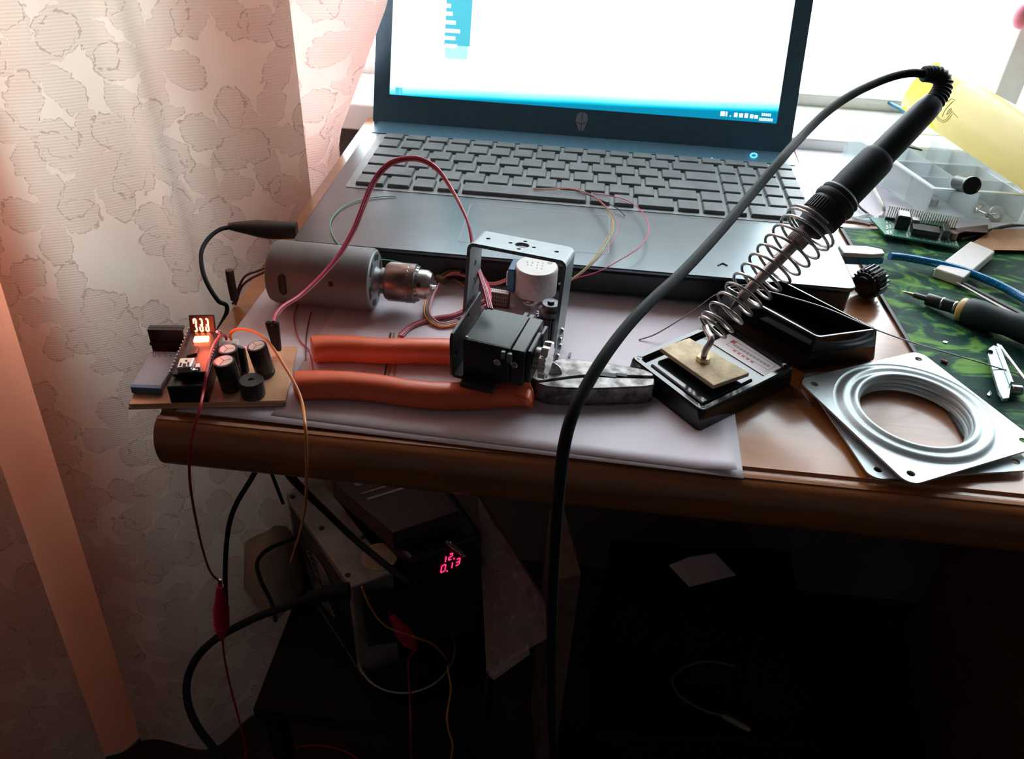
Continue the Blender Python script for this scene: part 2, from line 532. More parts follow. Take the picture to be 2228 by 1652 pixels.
# ================================================================== DESK
desk_wood = wood('desk_varnished_wood', (0.42, 0.16, 0.045), (0.22, 0.07, 0.02), ring=0.035, rough=0.28, coat=0.6, stretch=(0.06, 1, 1))
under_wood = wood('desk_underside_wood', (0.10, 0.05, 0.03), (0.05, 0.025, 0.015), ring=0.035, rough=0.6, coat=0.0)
dk = thing('desk', 'varnished orange-brown wooden desk with a rounded front edge, under the laptop and tools', 'desk', (400, -30, -750))
prof = [(214, 0), (-251.5, 0), (-252.5, -1.6), (-255, -1.6), (-256.5, -0.8), (-259, -1.2)]
for k in range(0, 13):
    a = PI * 0.46 - (PI * 0.92) * k / 12
    prof.append((-257 - 10.5 * math.cos(a), -17.2 + 15.8 * math.sin(a)))
prof += [(-255, -34), (214, -34)]
g = G()
g.add([(-43, y, z) for y, z in prof] + [(1150, y, z) for y, z in prof],
      [tuple(range(len(prof))), tuple(reversed(range(len(prof), 2 * len(prof))))] +
      [(i, (i + 1) % len(prof), len(prof) + (i + 1) % len(prof), len(prof) + i) for i in range(len(prof))])
g.build('tabletop', desk_wood, dk, bevel=0.8, smooth=25)
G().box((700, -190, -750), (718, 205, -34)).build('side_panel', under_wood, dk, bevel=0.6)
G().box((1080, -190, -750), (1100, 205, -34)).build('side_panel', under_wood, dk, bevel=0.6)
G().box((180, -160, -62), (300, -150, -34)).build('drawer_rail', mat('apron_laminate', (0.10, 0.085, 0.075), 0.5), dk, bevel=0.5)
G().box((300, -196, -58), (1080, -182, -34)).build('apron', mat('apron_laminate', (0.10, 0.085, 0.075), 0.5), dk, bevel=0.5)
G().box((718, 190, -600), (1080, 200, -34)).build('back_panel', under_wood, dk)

# ================================================================== PAPER
paper_m = mat('white_paper', (0.74, 0.69, 0.76), 0.7, var=0.02, scale=0.02)
def sheet(name, fl, fr, depth, h, label, curl=None, m=paper_m, nx=36, ny=24, wave=0.25, group=None, cat='paper', th=0.12):
    fl = V((fl[0], fl[1], 0)); fr = V((fr[0], fr[1], 0))
    u = (fr - fl); w = V((-u.y, u.x, 0)).normalized() * depth
    vs = []
    for j in range(ny + 1):
        for i in range(nx + 1):
            a, b = i / nx, j / ny
            p = fl + u * a + w * b
            z = h + wave * 0.5 * (1 + math.sin(a * 9 + b * 4))
            if curl:
                ax, ay, rad, lift = curl
                d = max(0.0, 1 - math.hypot((a - ax) * u.length, (b - ay) * depth) / rad)
                z += lift * d * d
            vs.append(p + V((0, 0, z)))
    n = nx + 1
    fs = [(j * n + i, j * n + i + 1, (j + 1) * n + i + 1, (j + 1) * n + i) for j in range(ny) for i in range(nx)]
    o = G().add(vs, fs).build(name, m, smooth=180)
    md = o.modifiers.new('solid', 'SOLIDIFY'); md.thickness = th / 1000; md.offset = -1
    return tag(o, label, cat, group)
sheet('paper_sheet', D(383, 896), D(1618, 1043), 205, 0.25, 'lowest white sheet of paper under the pliers, its corner sticking out past the desk edge')
sheet('paper_sheet', D(590, 906), D(1600, 1034), 200, 0.75, 'upper white sheet of paper under the pliers, with a slightly curled front corner', curl=(1.0, 0.0, 28, 3.0))
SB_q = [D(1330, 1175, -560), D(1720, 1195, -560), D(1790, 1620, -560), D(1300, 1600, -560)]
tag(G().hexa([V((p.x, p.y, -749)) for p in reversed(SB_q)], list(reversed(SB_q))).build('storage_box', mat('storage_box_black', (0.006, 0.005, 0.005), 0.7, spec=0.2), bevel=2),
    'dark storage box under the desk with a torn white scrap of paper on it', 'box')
tag(G().add([D(1455, 1230, -559) , D(1500, 1277, -556), D(1560, 1262, -554), D(1602, 1252, -559), D(1556, 1204, -557), D(1500, 1212, -558)],
            [(0, 1, 5), (1, 2, 5), (2, 4, 5), (2, 3, 4)]).build('paper_scrap', paper_m, solid=0.5, smooth=0),
    'small torn white scrap of paper lying in the dark under the desk', 'paper')
# ================================================================== LAPTOP
lap_metal = mat('laptop_brushed_grey', (0.125, 0.15, 0.162), 0.30, metal=0.92, var=0.06, scale=0.05)
lap_black = mat('laptop_black_plastic', (0.012, 0.014, 0.017), 0.4, var=0.1)
lap_bezel = mat('laptop_bezel_glare_blue', (0.07, 0.17, 0.24), 0.35, var=0.1, scale=0.2)  # blue lens glare painted into the base colour of the dark bezel
key_m = mat('keycap_dusty_grey', (0.15, 0.18, 0.19), 0.5, var=0.18, scale=0.06, bump=0.2, bscale=0.8)
well_m = mat('keyboard_well', (0.30, 0.35, 0.36), 0.42, var=0.08)
LX0, LX1, LY0, LY1 = -17.5, 359.5, -95.5, 156
lt = thing('laptop', 'open grey laptop with a glowing white screen, standing on the desk', 'laptop', (171, 30, 0))
G().prism(rrect(LX0 + 1.5, LY0 + 1.5, LX1 - 1.5, LY1, 6), 3, 21.5).build('base_shell', lap_black, lt, bevel=2.2)
G().prism(rrect(LX0, LY0, LX1, LY1, 6), 21.6, 24.4).build('deck_cover', lap_metal, lt, bevel=0.7)
for fx, fy in ((10, -80), (330, -80), (10, 140), (330, 140)):
    G().cyl((fx, fy, 0.9), (fx, fy, 3.2), 6).build('foot', lap_black, lt)
kb = G().prism(rrect(-5.5, -4.5, 353, 109, 3), 24.2, 24.75).build('keyboard_well', well_m, lt)
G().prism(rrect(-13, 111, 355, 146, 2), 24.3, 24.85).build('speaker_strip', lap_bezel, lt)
tp = G()
tp.plate(rrect(93.2, -77, 197.4, -15.6, 3), [list(reversed(rrect(93.9, -76.3, 196.7, -16.3, 2.6)))], 24.4, 24.52)
tp.build('touchpad_border', well_m, lt)
G().prism(rrect(94, -76.2, 196.6, -16.4, 2.6), 24.35, 24.45).build('touchpad', lap_metal, lt)
K = 19.0
def key(x0, x1, row, depth=16.6, y_off=0.0, name='key'):
    y0 = K * row + 0.2 + y_off
    a, b = x0 + 1.3, x1 - 1.3
    bot = [(a, y0, 24.75), (b, y0, 24.75), (b, y0 + depth, 24.75), (a, y0 + depth, 24.75)]
    top = [(a + .7, y0 + .5, 27.6), (b - .7, y0 + .5, 27.6), (b - .7, y0 + depth - .4, 27.4), (a + .7, y0 + depth - .4, 27.4)]
    G().hexa(bot, top).build(name, key_m, lt, bevel=0.5, bseg=2)
NP = [285 + 16.4 * i for i in range(5)]
def rowk(row, edges, ncols=4, **kw):
    for a, b in zip(edges, edges[1:]): key(a * K, b * K, row, **kw)
    for i in range(ncols): key(NP[i], NP[i + 1], row, **kw)
rowk(0, [0, 1.3, 2.35, 3.35, 4.35, 9.5, 10.45, 11.4, 13, 14, 15], 1)
key(NP[1], NP[3], 0); key(NP[3], NP[4], 0)
rowk(1, [0, 2.25] + [2.25 + i for i in range(1, 11)] + [14, 15])
rowk(2, [0, 1.75] + [1.75 + i for i in range(1, 12)] + [15])
rowk(3, [0, 1.5] + [1.5 + i for i in range(1, 13)] + [15])
rowk(4, [i for i in range(14)] + [15])
for i in range(18): key(i * 19.48, (i + 1) * 19.48, 5, depth=11.5)
led = mat('blue_led', (0.05, 0.3, 0.9), 0.4, emit=(0.05, 0.55, 1.0), es=4.0)
G().tube([D(1640 + 7 * math.cos(a), 338 + 4.5 * math.sin(a), 25.3) for a in [2 * PI * i / 14 for i in range(15)]], 0.5, 6, 2).build('power_button', led, lt)
G().cyl(D(1549, 345, 24.8), D(1549, 345, 25.3), 0.7, seg=10).build('indicator_light', led, lt)

# screen lid: hinge near y=142, leaning back 22.6 degrees
th = math.radians(22.6)
LT = axes((0, 141.6, 2 + 25), (1, 0, 0), (0, math.sin(th), math.cos(th)))   # local x right, y up the lid, z toward the viewer
# display plane z=0; display from (-4.4, 21.1) size 344 x 194
dx0, dx1, dy0, dy1 = -4.4, 339.6, 20.8, 214.8
G().prism(rrect(-18.5, -6, 354.5, 226, 5), -7.5, -1.2, LT).build('lid_shell', lap_metal, lt, bevel=1.2)
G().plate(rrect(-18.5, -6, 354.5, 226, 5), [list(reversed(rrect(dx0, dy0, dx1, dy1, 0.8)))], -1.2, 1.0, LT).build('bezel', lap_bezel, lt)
G().box((-2, -8, -8), (338, 0, -0.5), LT).build('hinge_cover', lap_black, lt, bevel=1.5)
# glowing desktop picture
dm = bpy.data.materials.new('display_picture'); dm.use_nodes = True
nt = dm.node_tree; N = nt.nodes.new; Lk = nt.links.new
pb = nt.nodes['Principled BSDF']
tc = N('ShaderNodeUVMap'); tc.uv_map = 'screen'
sx = N('ShaderNodeSeparateXYZ'); Lk(tc.outputs[0], sx.inputs[0])
nz_ = N('ShaderNodeTexNoise'); nz_.inputs['Scale'].default_value = 2.2; Lk(tc.outputs[0], nz_.inputs['Vector'])
# cyan band that gets wider to the lower right
a1 = N('ShaderNodeMath'); a1.operation = 'MULTIPLY_ADD'; a1.inputs[1].default_value = -0.055; Lk(sx.outputs[0], a1.inputs[0]); Lk(sx.outputs[1], a1.inputs[2])
a2 = N('ShaderNodeMath'); a2.operation = 'MULTIPLY_ADD'; a2.inputs[1].default_value = 0.02; Lk(nz_.outputs['Fac'], a2.inputs[0]); Lk(a1.outputs[0], a2.inputs[2])
rp = N('ShaderNodeValToRGB')
e = rp.color_ramp.elements
e[0].position = 0.0; e[0].color = (0.0, 0.20, 0.34, 1)
e[1].position = 0.06; e[1].color = (1, 1, 1, 1)
x1 = e.new(0.010); x1.color = (0.0, 0.50, 0.68, 1)
x2 = e.new(0.03); x2.color = (0.30, 0.90, 1.0, 1)
Lk(a2.outputs[0], rp.inputs[0])
pb.inputs['Base Color'].default_value = (0.02, 0.02, 0.02, 1); pb.inputs['Roughness'].default_value = 0.3
Lk(rp.outputs[0], pb.inputs['Emission Color']); pb.inputs['Emission Strength'].default_value = 1.5
dg = G().add([(dx0, dy0, -0.3), (dx1, dy0, -0.3), (dx1, dy1, -0.3), (dx0, dy1, -0.3)], [(0, 1, 2, 3)], LT)
do = dg.build('display', dm, lt, smooth=0)
uvl = do.data.uv_layers.new(name='screen')
for l in do.data.loops:
    uvl.data[l.index].uv = [(0, 0), (1, 0), (1, 1), (0, 1)][l.vertex_index]
def lid_pt(u, v):      # pixel -> lid-plane local coordinates (mm)
    o = LT.translation; n = LT.to_3x3() @ V((0, 0, 1)); d = V(ray(u, v)); c = V(CC)
    p = c + d * ((o - c).dot(n) / d.dot(n))
    q = LT.inverted() @ p
    return q.x, q.y
# blue side menu with white captions
menu = mat('screen_menu_cyan', (0.1, 0.5, 0.6), 0.4, emit=(0.10, 0.62, 0.78), es=1.0)
menu_p = mat('screen_menu_pale', (0.1, 0.5, 0.6), 0.4, emit=(0.50, 0.92, 1.0), es=1.1)
capm = mat('screen_caption_white', (1, 1, 1), 0.4, emit=(0.85, 1, 1), es=1.3)
mx0, my0 = lid_pt(966, 108); mx1, my1 = lid_pt(1028, 0)
mw = G().box((mx0, my0 + 4, -0.28), (mx1, dy1 - 14, -0.18), LT).build('menu_panel', menu, do, smooth=0)
G().box((mx0 + 1, my0 - 7, -0.28), (mx1 - 1.5, my0 + 4, -0.2), LT).build('menu_panel_foot', menu_p, do, smooth=0)
cg = G()
for i, (vv, wl) in enumerate(((12, 14), (29, 18), (48, 25), (66, 35), (82, 24), (99, 28))):
    cx, cy = lid_pt(968, vv)
    cg.box((cx, cy - 1.6, -0.17), (cx + wl * 0.385, cy + 1.6, -0.12), LT)
for i in range(9):
    cx, cy = lid_pt(968, 20 + i * 17)
cg.build('menu_captions', capm, do, smooth=0)
# taskbar: start-side blocks and tray icons, clock
tg = G()
for u0, w_ in ((860, 5), (868, 3)):
    cx, cy = lid_pt(u0, 203)
    tg.box((cx, dy0 + 0.5, -0.28), (cx + w_, dy0 + 6.5, -0.2), LT)
tg.build('taskbar_buttons', menu, do, smooth=0)
ig = G()
for i, (u0, w_, hh) in enumerate(((1567, 4, 4), (1579, 1.2, 4), (1588, 1, 1), (1597, 3, 3.6), (1608, 3.4, 3.4), (1620, 3, 3.8), (1632, 3, 3.2), (1642, 3, 3))):
    cx, cy = lid_pt(u0, 252)
    ig.box((cx, dy0 + 3.0, -0.2), (cx + w_, dy0 + 3.0 + hh, -0.15), LT)
for k in range(5):
    cx, cy = lid_pt(1657, 252)
    ig.box((cx + k * 1.7, dy0 + 5.6, -0.2), (cx + k * 1.7 + 1.2, dy0 + 8, -0.15), LT)
for k in range(8):
    cx, cy = lid_pt(1653, 252)
    ig.box((cx + k * 1.5, dy0 + 1.6, -0.2), (cx + k * 1.5 + 1.1, dy0 + 4, -0.15), LT)
ig.build('tray_icons', capm, do, smooth=0)
# pale mask-shaped emblem on the lower bezel
lx, ly = lid_pt(1265.5, 265)
emb = mat('emblem_silver', (0.45, 0.55, 0.62), 0.4, metal=0.2)
h_ = [(0.0, 8.2), (2.2, 7.9), (4.3, 6.2), (5.2, 3.4), (5.1, 0.4), (4.4, -1.8), (3.4, -3.6), (3.2, -5.6), (2.2, -7.6), (1.0, -8.2)]
half = lambda sgn: [(sgn * max(0.25, x), y) for x, y in h_]
eg = G()
for sgn in (-1, 1):
    up = [(sgn * 0.3, 8.0)] + [(sgn * x, y) for x, y in h_[1:5]] + [(sgn * 4.9, -0.4), (sgn * 2.0, -0.9), (sgn * 0.3, -1.8)]
    lo_ = [(sgn * 0.3, -2.5), (sgn * 2.0, -1.7), (sgn * 4.6, -1.1), (sgn * 4.3, -2.2), (sgn * 3.3, -3.8), (sgn * 3.1, -5.6), (sgn * 2.1, -7.6), (sgn * 0.3, -8.0)]
    eg.prism([(lx + x, ly + y) for x, y in up], 1.0, 1.25, LT)
    eg.prism([(lx + x, ly + y) for x, y in lo_], 1.0, 1.25, LT)
eg.build('emblem', emb, lt, smooth=0)
# small chip mark near the front edge of the deck
G().tube([D(1562, 578, 24.6), D(1572, 573, 24.8), D(1583, 578, 24.6)], 0.5, 6).build('scratch_mark', lap_black, lt)

# black power plug at the laptop's left side with its cable
cable_black = mat('cable_black_rubber', (0.013, 0.018, 0.021), 0.6, var=0.1, spec=0.12)
pc = thing('power_plug', 'black tapered power plug in the left side of the laptop, cord looping off the desk', 'plug', (-50, -58, 8))
plug_pts = [D(646, 501, 14), D(615, 501, 14), D(585, 500, 14), D(560, 497, 14), D(535, 495, 14), D(508, 493, 14), D(498, 492, 14)]
def plug_r(t):
    return [5.2, 5.4, 5.6, 5.2, 3.8, 2.6, 2.2][min(6, int(t * 6.999))]
prs = catmull(plug_pts, 6)
rad = [6.3, 6.6, 6.8, 6.3, 4.8, 3.2, 2.3]
def plug_rr(t):
    x = t * 6; i = min(5, int(x)); return rad[i] * (1 - x + i) + rad[i + 1] * (x - i)
G().tube(plug_pts, plug_rr, 14, 5).build('plug_body', mat('plug_rubber_dark_grey', (0.035, 0.034, 0.034), 0.5), pc)
G().tube([D(508, 493, 14), D(478, 500, 15), D(453, 520, 14), D(438, 550, 12), D(441, 590, 8), D(455, 625, 2), D(475, 655, -5), D(494, 676, -14), V((-62, -150, -40)), V((-60, -120, -120)), V((-60, -90, -240))], 1.5, 10, 8).build('cord', cable_black, pc)
# ================================================================== GREY DC MOTOR WITH DRILL CHUCK
steel = mat('steel_bright', (0.62, 0.62, 0.64), 0.25, metal=1.0, var=0.08)
steel_dk = mat('steel_dull', (0.26, 0.25, 0.25), 0.38, metal=0.9, var=0.35, scale=0.15, bump=0.2)
black_pl = mat('black_plastic', (0.014, 0.015, 0.017), 0.35, var=0.1)
black_matte = mat('black_matte', (0.02, 0.02, 0.022), 0.6, var=0.1)
zinc = mat('zinc_grey_can', (0.17, 0.17, 0.168), 0.55, metal=0.2, var=0.06, scale=0.1)
mt = thing('electric_motor', 'grey cylindrical electric motor with a small drill chuck on its shaft, lying on the paper', 'motor', (15, -130, 0))
MT = frame((-18.6, -130.5, 20.5), (1, -0.005, 0), (0, -0.90, 0.44))
G().lathe([(0.01, 0), (16.5, 0), (19.2, 1.2), (20.2, 3.5), (20.2, 64.5), (19.6, 66), (18.6, 66.3)], MT, 56, caps=True).build('can', zinc, mt)
fl = G().lathe([(19.3, 66), (18.2, 67), (15.5, 66.7), (9.5, 66.9), (8.6, 67.2), (7.2, 69.5), (6.0, 72.5), (0.01, 72.5)], MT, 48)
fl.build('front_boss', mat('zinc_light', (0.30, 0.32, 0.33), 0.45, metal=0.4, var=0.08), mt)
for k in range(6):      # dark cooling slots in the front face
    a0 = k * PI / 3 + 0.25
    arc = [(16.6 * math.cos(a0 + t * 0.62 / 5), 16.6 * math.sin(a0 + t * 0.62 / 5)) for t in range(6)] + [(12.8 * math.cos(a0 + t * 0.62 / 5), 12.8 * math.sin(a0 + t * 0.62 / 5)) for t in range(5, -1, -1)]
    G().prism(arc, 66.5, 66.95, MT).build('front_slot', black_matte, mt, smooth=0)
def on_can(z0, z1, a0, a1, dr=0.12, n=8):
    vs = []
    for i in range(n + 1):
        a = a0 + (a1 - a0) * i / n
        for z in (z0, z1):
            vs.append(MT @ V(((20.2 + dr) * math.cos(a), (20.2 + dr) * math.sin(a), z)))
    return G().add(vs, [(2 * i, 2 * i + 1, 2 * i + 3, 2 * i + 2) for i in range(n)])
def slot_on_can(zc, zw, a0, a1, nm):
    """stadium shaped opening wrapped on the can"""
    n = 12; vs = []
    for i in range(n + 1):
        t = -1 + 2 * i / n
        a = (a0 + a1) / 2 + t * (a1 - a0) / 2
        w_ = zw * math.sqrt(max(0.02, 1 - max(0, abs(t) - 0.55) ** 2 / 0.2025))
        for z in (zc - w_, zc + w_):
            vs.append(MT @ V((20.33 * math.cos(a), 20.33 * math.sin(a), z)))
    G().add(vs, [(2 * i, 2 * i + 1, 2 * i + 3, 2 * i + 2) for i in range(n)]).build(nm, black_matte, mt, solid=0.2)
slot_on_can(12.5, 2.6, -0.02, 0.72, 'vent_slot')
slot_on_can(43.5, 1.5, 0.08, 0.25, 'screw_hole')
G().lathe([(8.4, 71), (8.4, 75)], MT, 30).build('collar', steel_dk, mt)
ck = G()
nt_ = 26
prof_ck = [(8.0, 73.5), (11.2, 74.2), (12.6, 76.4), (12.6, 93.2), (11.4, 93.8)]
ck.lathe(prof_ck, MT, 48)
cko = ck.build('chuck', mat('chuck_steel_brown', (0.24, 0.20, 0.185), 0.32, metal=0.85, var=0.35, scale=0.12, bump=0.15), mt)
for_teeth = G()
for k in range(nt_):
    a = 2 * PI * k / nt_
    c, s_ = math.cos(a), math.sin(a)
    T = MT @ Matrix.Rotation(a, 4, 'Z')
    for_teeth.add([(12.75, -0.75, 88.2), (12.75, 0.75, 89.2), (11.2, 0.95, 95.6), (11.2, -0.95, 95.6), (11.3, -0.6, 88.2), (11.3, 0.6, 89.2)],
                  [(0, 1, 2, 3), (4, 5, 1, 0), (0, 3, 4), (1, 5, 2), (4, 3, 2, 5)], T)
for_teeth.build('gear_teeth', steel_dk, cko, smooth=0)
G().lathe([(9.6, 93.6), (9.4, 100.5), (7.6, 103.5), (3.4, 104.2)], MT, 36).build('nose_sleeve', mat('chuck_steel_light', (0.42, 0.38, 0.36), 0.3, metal=0.9, var=0.3, scale=0.15), cko)
for k in range(3):
    a = k * 2 * PI / 3 + 0.5
    T = MT @ Matrix.Rotation(a, 4, 'Z')
    G().hexa([T @ V(p) for p in [(0.5, -1.6, 102), (4.2, -1.6, 102), (4.2, 1.6, 102), (0.5, 1.6, 102)]],
             [T @ V(p) for p in [(0.5, -0.9, 106.5), (1.9, -0.9, 106.5), (1.9, 0.9, 106.5), (0.5, 0.9, 106.5)]]).build('jaw', steel, cko)
G().cyl(MT @ V((9.0, 0, 96.6)), MT @ V((9.75, 0, 96.6)), 1.5, seg=14).build('key_hole', black_matte, cko)
# leads and dark shrink sleeve at the tail
lead_m = mat('lead_dark_maroon', (0.10, 0.035, 0.035), 0.5)
G().tube([V((-19, -128, 24)), D(560, 590, 24), D(535, 600, 20), D(521, 622, 12), D(513, 650, 4), D(506, 662, 1.5)], 0.8, 8).build('lead', lead_m, mt)
G().tube([V((-19, -132, 23)), D(572, 594, 22), D(545, 607, 17), D(526, 624, 11), D(516, 652, 4), D(512, 664, 1.5)], 0.8, 8).build('lead', lead_m, mt)
G().tube([D(511, 652, 4), D(504, 620, 14), D(499, 588, 24)], 2.7, 12, 4).build('shrink_sleeve', mat('sleeve_black', (0.03, 0.018, 0.018), 0.5), mt)

# ================================================================== PLIERS
orange = mat('grip_orange_pvc', (0.78, 0.13, 0.045), 0.42, var=0.05, coat=0.15)
pz = thing('combination_pliers', 'large combination pliers with orange plastic grips and a worn steel head, lying on the paper', 'pliers', (120, -205, 0))
def grip(path, name='grip'):
    p = catmull(path, 8); n = len(p); seg = 20
    vs = []
    for i in range(n):
        t = (p[min(n - 1, i + 1)] - p[max(0, i - 1)]).normalized()
        x = V((-t.y, t.x, 0)).normalized(); u = i / (n - 1)
        endf = min(1.0, math.sqrt(max(0.0, 1 - max(0.0, 1 - u * n / 4.0) ** 2)) + 0.12)
        wv_ = 1 + 0.07 * math.sin(u * 7.0 + 1.2)
        w_ = 7.1 * endf * wv_; hgt = 7.3 * endf
        for k in range(seg):
            a = 2 * PI * k / seg
            ca_, sa_ = math.cos(a), math.sin(a)
            sq = 1 / (abs(ca_) ** 2.8 + abs(sa_) ** 2.8) ** (1 / 2.8)
            vs.append(p[i] + x * (w_ * ca_ * sq) + V((0, 0, hgt * sa_ * sq)))
    fs = [(i * seg + k, i * seg + (k + 1) % seg, (i + 1) * seg + (k + 1) % seg, (i + 1) * seg + k) for i in range(n - 1) for k in range(seg)]
    fs += [tuple(reversed(range(seg))), tuple((n - 1) * seg + k for k in range(seg))]
    return G().add(vs, fs)
HZ = 8.3
top_path = [D(676, 762, HZ), D(700, 759, HZ), D(760, 759, HZ), D(830, 764, HZ), D(905, 764, HZ), D(985, 766, HZ), D(1060, 780, HZ), D(1120, 800, HZ)]
bot_path = [D(637, 840, HZ), D(665, 838, HZ), D(740, 838, HZ), D(820, 845, HZ), D(900, 857, HZ), D(985, 862, HZ), D(1070, 858, HZ), D(1140, 853, HZ), D(1152, 852, HZ)]
grip(top_path).build('grip', orange, pz)
grip(bot_path).build('grip', orange, pz)
# flared guard at the front end of the near grip
gp = D(1150, 852, HZ)
G().hexa([D(1095, 868, 1.0), D(1160, 895, 1.0), D(1168, 862, 1.0), D(1110, 838, 1.0)], [D(1098, 856, 14), D(1150, 872, 14), D(1160, 838, 15), D(1110, 826, 14)]).build('grip_guard', orange, pz, bevel=2.5, bseg=3)
worn = mat('worn_plier_steel', (0.24, 0.225, 0.22), 0.42, metal=0.7, var=0.6, scale=0.16, bump=0.5, bscale=0.35, col2=(0.07, 0.06, 0.055), lo=0.38, hi=0.62)
hz1 = 13.5
def loop_at(pxs, h): return [D(u, v, h) for u, v in pxs]
far_j = [(1110, 800), (1150, 782), (1215, 778), (1275, 784), (1345, 793), (1400, 803), (1422, 812), (1424, 819), (1340, 817), (1290, 815), (1240, 820), (1170, 830)]
near_j = [(1165, 833), (1240, 823), (1290, 819), (1340, 821), (1424, 823), (1424, 838), (1400, 842), (1300, 846), (1230, 845), (1190, 842)]
def jaw_solid(px, nm):
    top = loop_at(px, hz1)
    bot = [V((p.x, p.y, 1.0)) for p in top]
    # order counter-clockwise seen from above
    area = sum(top[i].x * top[(i + 1) % len(top)].y - top[(i + 1) % len(top)].x * top[i].y for i in range(len(top)))
    if area < 0: top.reverse(); bot.reverse()
    return G().hexa(bot, top).build(nm, worn, pz, bevel=0.8, smooth=30)
jaw_solid(far_j, 'far_jaw'); jaw_solid(near_j, 'near_jaw')
G().cyl(D(1200, 812, 1), D(1200, 812, 13.9), 6.0, seg=32).build('pivot', mat('pivot_bright_steel', (0.62, 0.62, 0.6), 0.3, metal=1.0, var=0.4, scale=0.4, bump=0.7, bscale=0.5), pz, bevel=0.7)
G().prism(circ(0, 0, 1, 4), 0, 1)
G().box((-6, -1.9, 0), (6, 1.9, 0.5), rz(D(1318, 816, 13.4), -0.05)).build('pipe_grip_gap', black_matte, pz, smooth=0)
G().box((-3.4, -1.4, 0), (3.4, 1.4, 0.5), rz(D(1352, 817, 13.4), -0.05)).build('cutter_gap', black_matte, pz, bevel=0.3)
# steel tang going under the servo from the far grip
G().hexa([D(1100, 800, 1.5), D(1118, 812, 1.5), D(1190, 832, 1.5), D(1190, 800, 1.5)], [D(1100, 792, 12.5), D(1118, 806, 12.5), D(1190, 826, 12.5), D(1190, 790, 12.5)]).build('handle_tang', worn, pz)

# ================================================================== SERVO IN ITS U-BRACKET
br_m = mat('bracket_anodised', (0.21, 0.25, 0.26), 0.42, metal=0.45, var=0.06, scale=0.2)
br_dk = mat('bracket_black_paint', (0.018, 0.019, 0.021), 0.38, var=0.1)
servo_m = mat('servo_black_case', (0.012, 0.016, 0.018), 0.42, var=0.12, scale=0.3, bump=0.25, bscale=1.5)
XF[0] = Matrix.Translation(V(CC)) @ Matrix.Scale(0.962, 4) @ Matrix.Translation(-V(CC))
sv = thing('servo_bracket', 'black servo motor bolted into a tall U-shaped metal bracket, resting on the pliers', 'servo', (140, -180, 12))
UB = axes((113.7, -173.3, 75.6), (56.1, -10.5, -0.9), (4.1, 22.1, -3.1))   # x right, y back, z up
DP, WU, TH = 22.8, 57.0, 2.0
holes = [circ(WU / 2, DP / 2, 4.1, 18)] + [circ(WU / 2 + 6.8 * math.cos(a), DP / 2 + 6.8 * math.sin(a), 1.25, 10) for a in (0, PI / 2, PI, 3 * PI / 2)] + [circ(8.5, DP / 2, 1.4, 10), circ(WU - 8.5, DP / 2, 1.4, 10)]
ub = G().plate([(4, 0), (WU - 4, 0), (WU - 4, DP), (4, DP)], [list(reversed(h)) for h in holes], -TH, 0, UB)
YX = UB @ Matrix(((1, 0, 0, 0), (0, 0, 1, 0), (0, 1, 0, 0), (0, 0, 0, 1)))   # maps (x, z, y)
for cx, a0 in ((4, PI / 2), (WU - 4, 0)):
    pts = [(cx + 4 * math.cos(a0 + PI / 2 * k / 6), -4 + 4 * math.sin(a0 + PI / 2 * k / 6)) for k in range(7)]
    inn = [(cx + 2 * math.cos(a0 + PI / 2 * k / 6), -4 + 2 * math.sin(a0 + PI / 2 * k / 6)) for k in range(6, -1, -1)]
    ub.prism(pts + inn, 0, DP, YX)
LEG = 66
def leg_plate(x0, hl, z_end):
    T = UB @ Matrix(((0, 0, 1, x0), (1, 0, 0, 0), (0, 1, 0, 0), (0, 0, 0, 1)))   # (y, z) -> leg plane, third = x
    out = [(0, -4), (0, z_end + 8)] + [(DP / 2 - (DP / 2) * math.cos(a), z_end + 8 - 8 * math.sin(a)) for a in [PI * k / 10 for k in range(1, 10)]] + [(DP, z_end + 8), (DP, -4)]
    ub.plate(out, [circ(*h) for h in hl], 0, TH, T)
leg_plate(WU - TH, [(DP / 2, -57, 3.0, 16)], -LEG)
leg_plate(0, [(DP / 2, -16, 1.8, 10), (DP / 2, -26, 1.2, 8), (DP / 2, -48, 2.0, 10)], -54)
ub.build('u_bracket', br_m, sv, smooth=35)
# servo body lying on its side
so_ = D(1007, 738, 32); sx_ = D(1142, 768, 32) - so_; sy_ = D(1046, 666, 32) - so_
SB = axes(so_, sx_, sy_)      # origin: front left top corner
SW, SD = sx_.length, sy_.length
G().box((0, 0, -24), (SW - 8.5, SD, 0), SB).build('servo_case', servo_m, sv, bevel=0.7)
G().box((1.5, 1.5, -0.2), (SW - 10, SD - 1.5, 0.15), SB).build('case_label', mat('servo_label_grey', (0.06, 0.085, 0.09), 0.5, var=0.15, scale=0.5, bump=0.3, bscale=2.0), sv, smooth=0)
G().box((SW - 8.2, 0.2, -23.8), (SW, SD - 0.2, -0.1), SB).build('gear_housing', servo_m, sv, bevel=0.7)
G().box((SW, 3, -22.5), (SW + 3.2, SD - 12, -1.0), SB).build('housing_step', servo_m, sv, bevel=0.8)
G().box((SW + 1.2, SD - 14, -16), (SW + 4, SD - 2, -2.5), SB).build('housing_boss', servo_m, sv, bevel=0.8)
for yy0, yy1 in ((-2.6, 0), (SD, SD + 5)):
    e_ = G()
    e_.box((SW - 13, yy0, -5.5), (SW - 10.6, yy1, -1), SB).box((SW - 9.6, yy0, -7.5), (SW - 6.6, yy1, -1.5), SB)
    e_.build('mounting_ear', br_m if yy0 < 0 else servo_m, sv, bevel=0.3)
for (x_, z_) in ((SW - 15.5, -10), (SW - 5.5, -9)):
    G().cyl(SB @ V((x_, 0, z_)), SB @ V((x_, -1.6, z_)), 2.1, seg=16).build('case_screw', steel, sv, bevel=0.5)
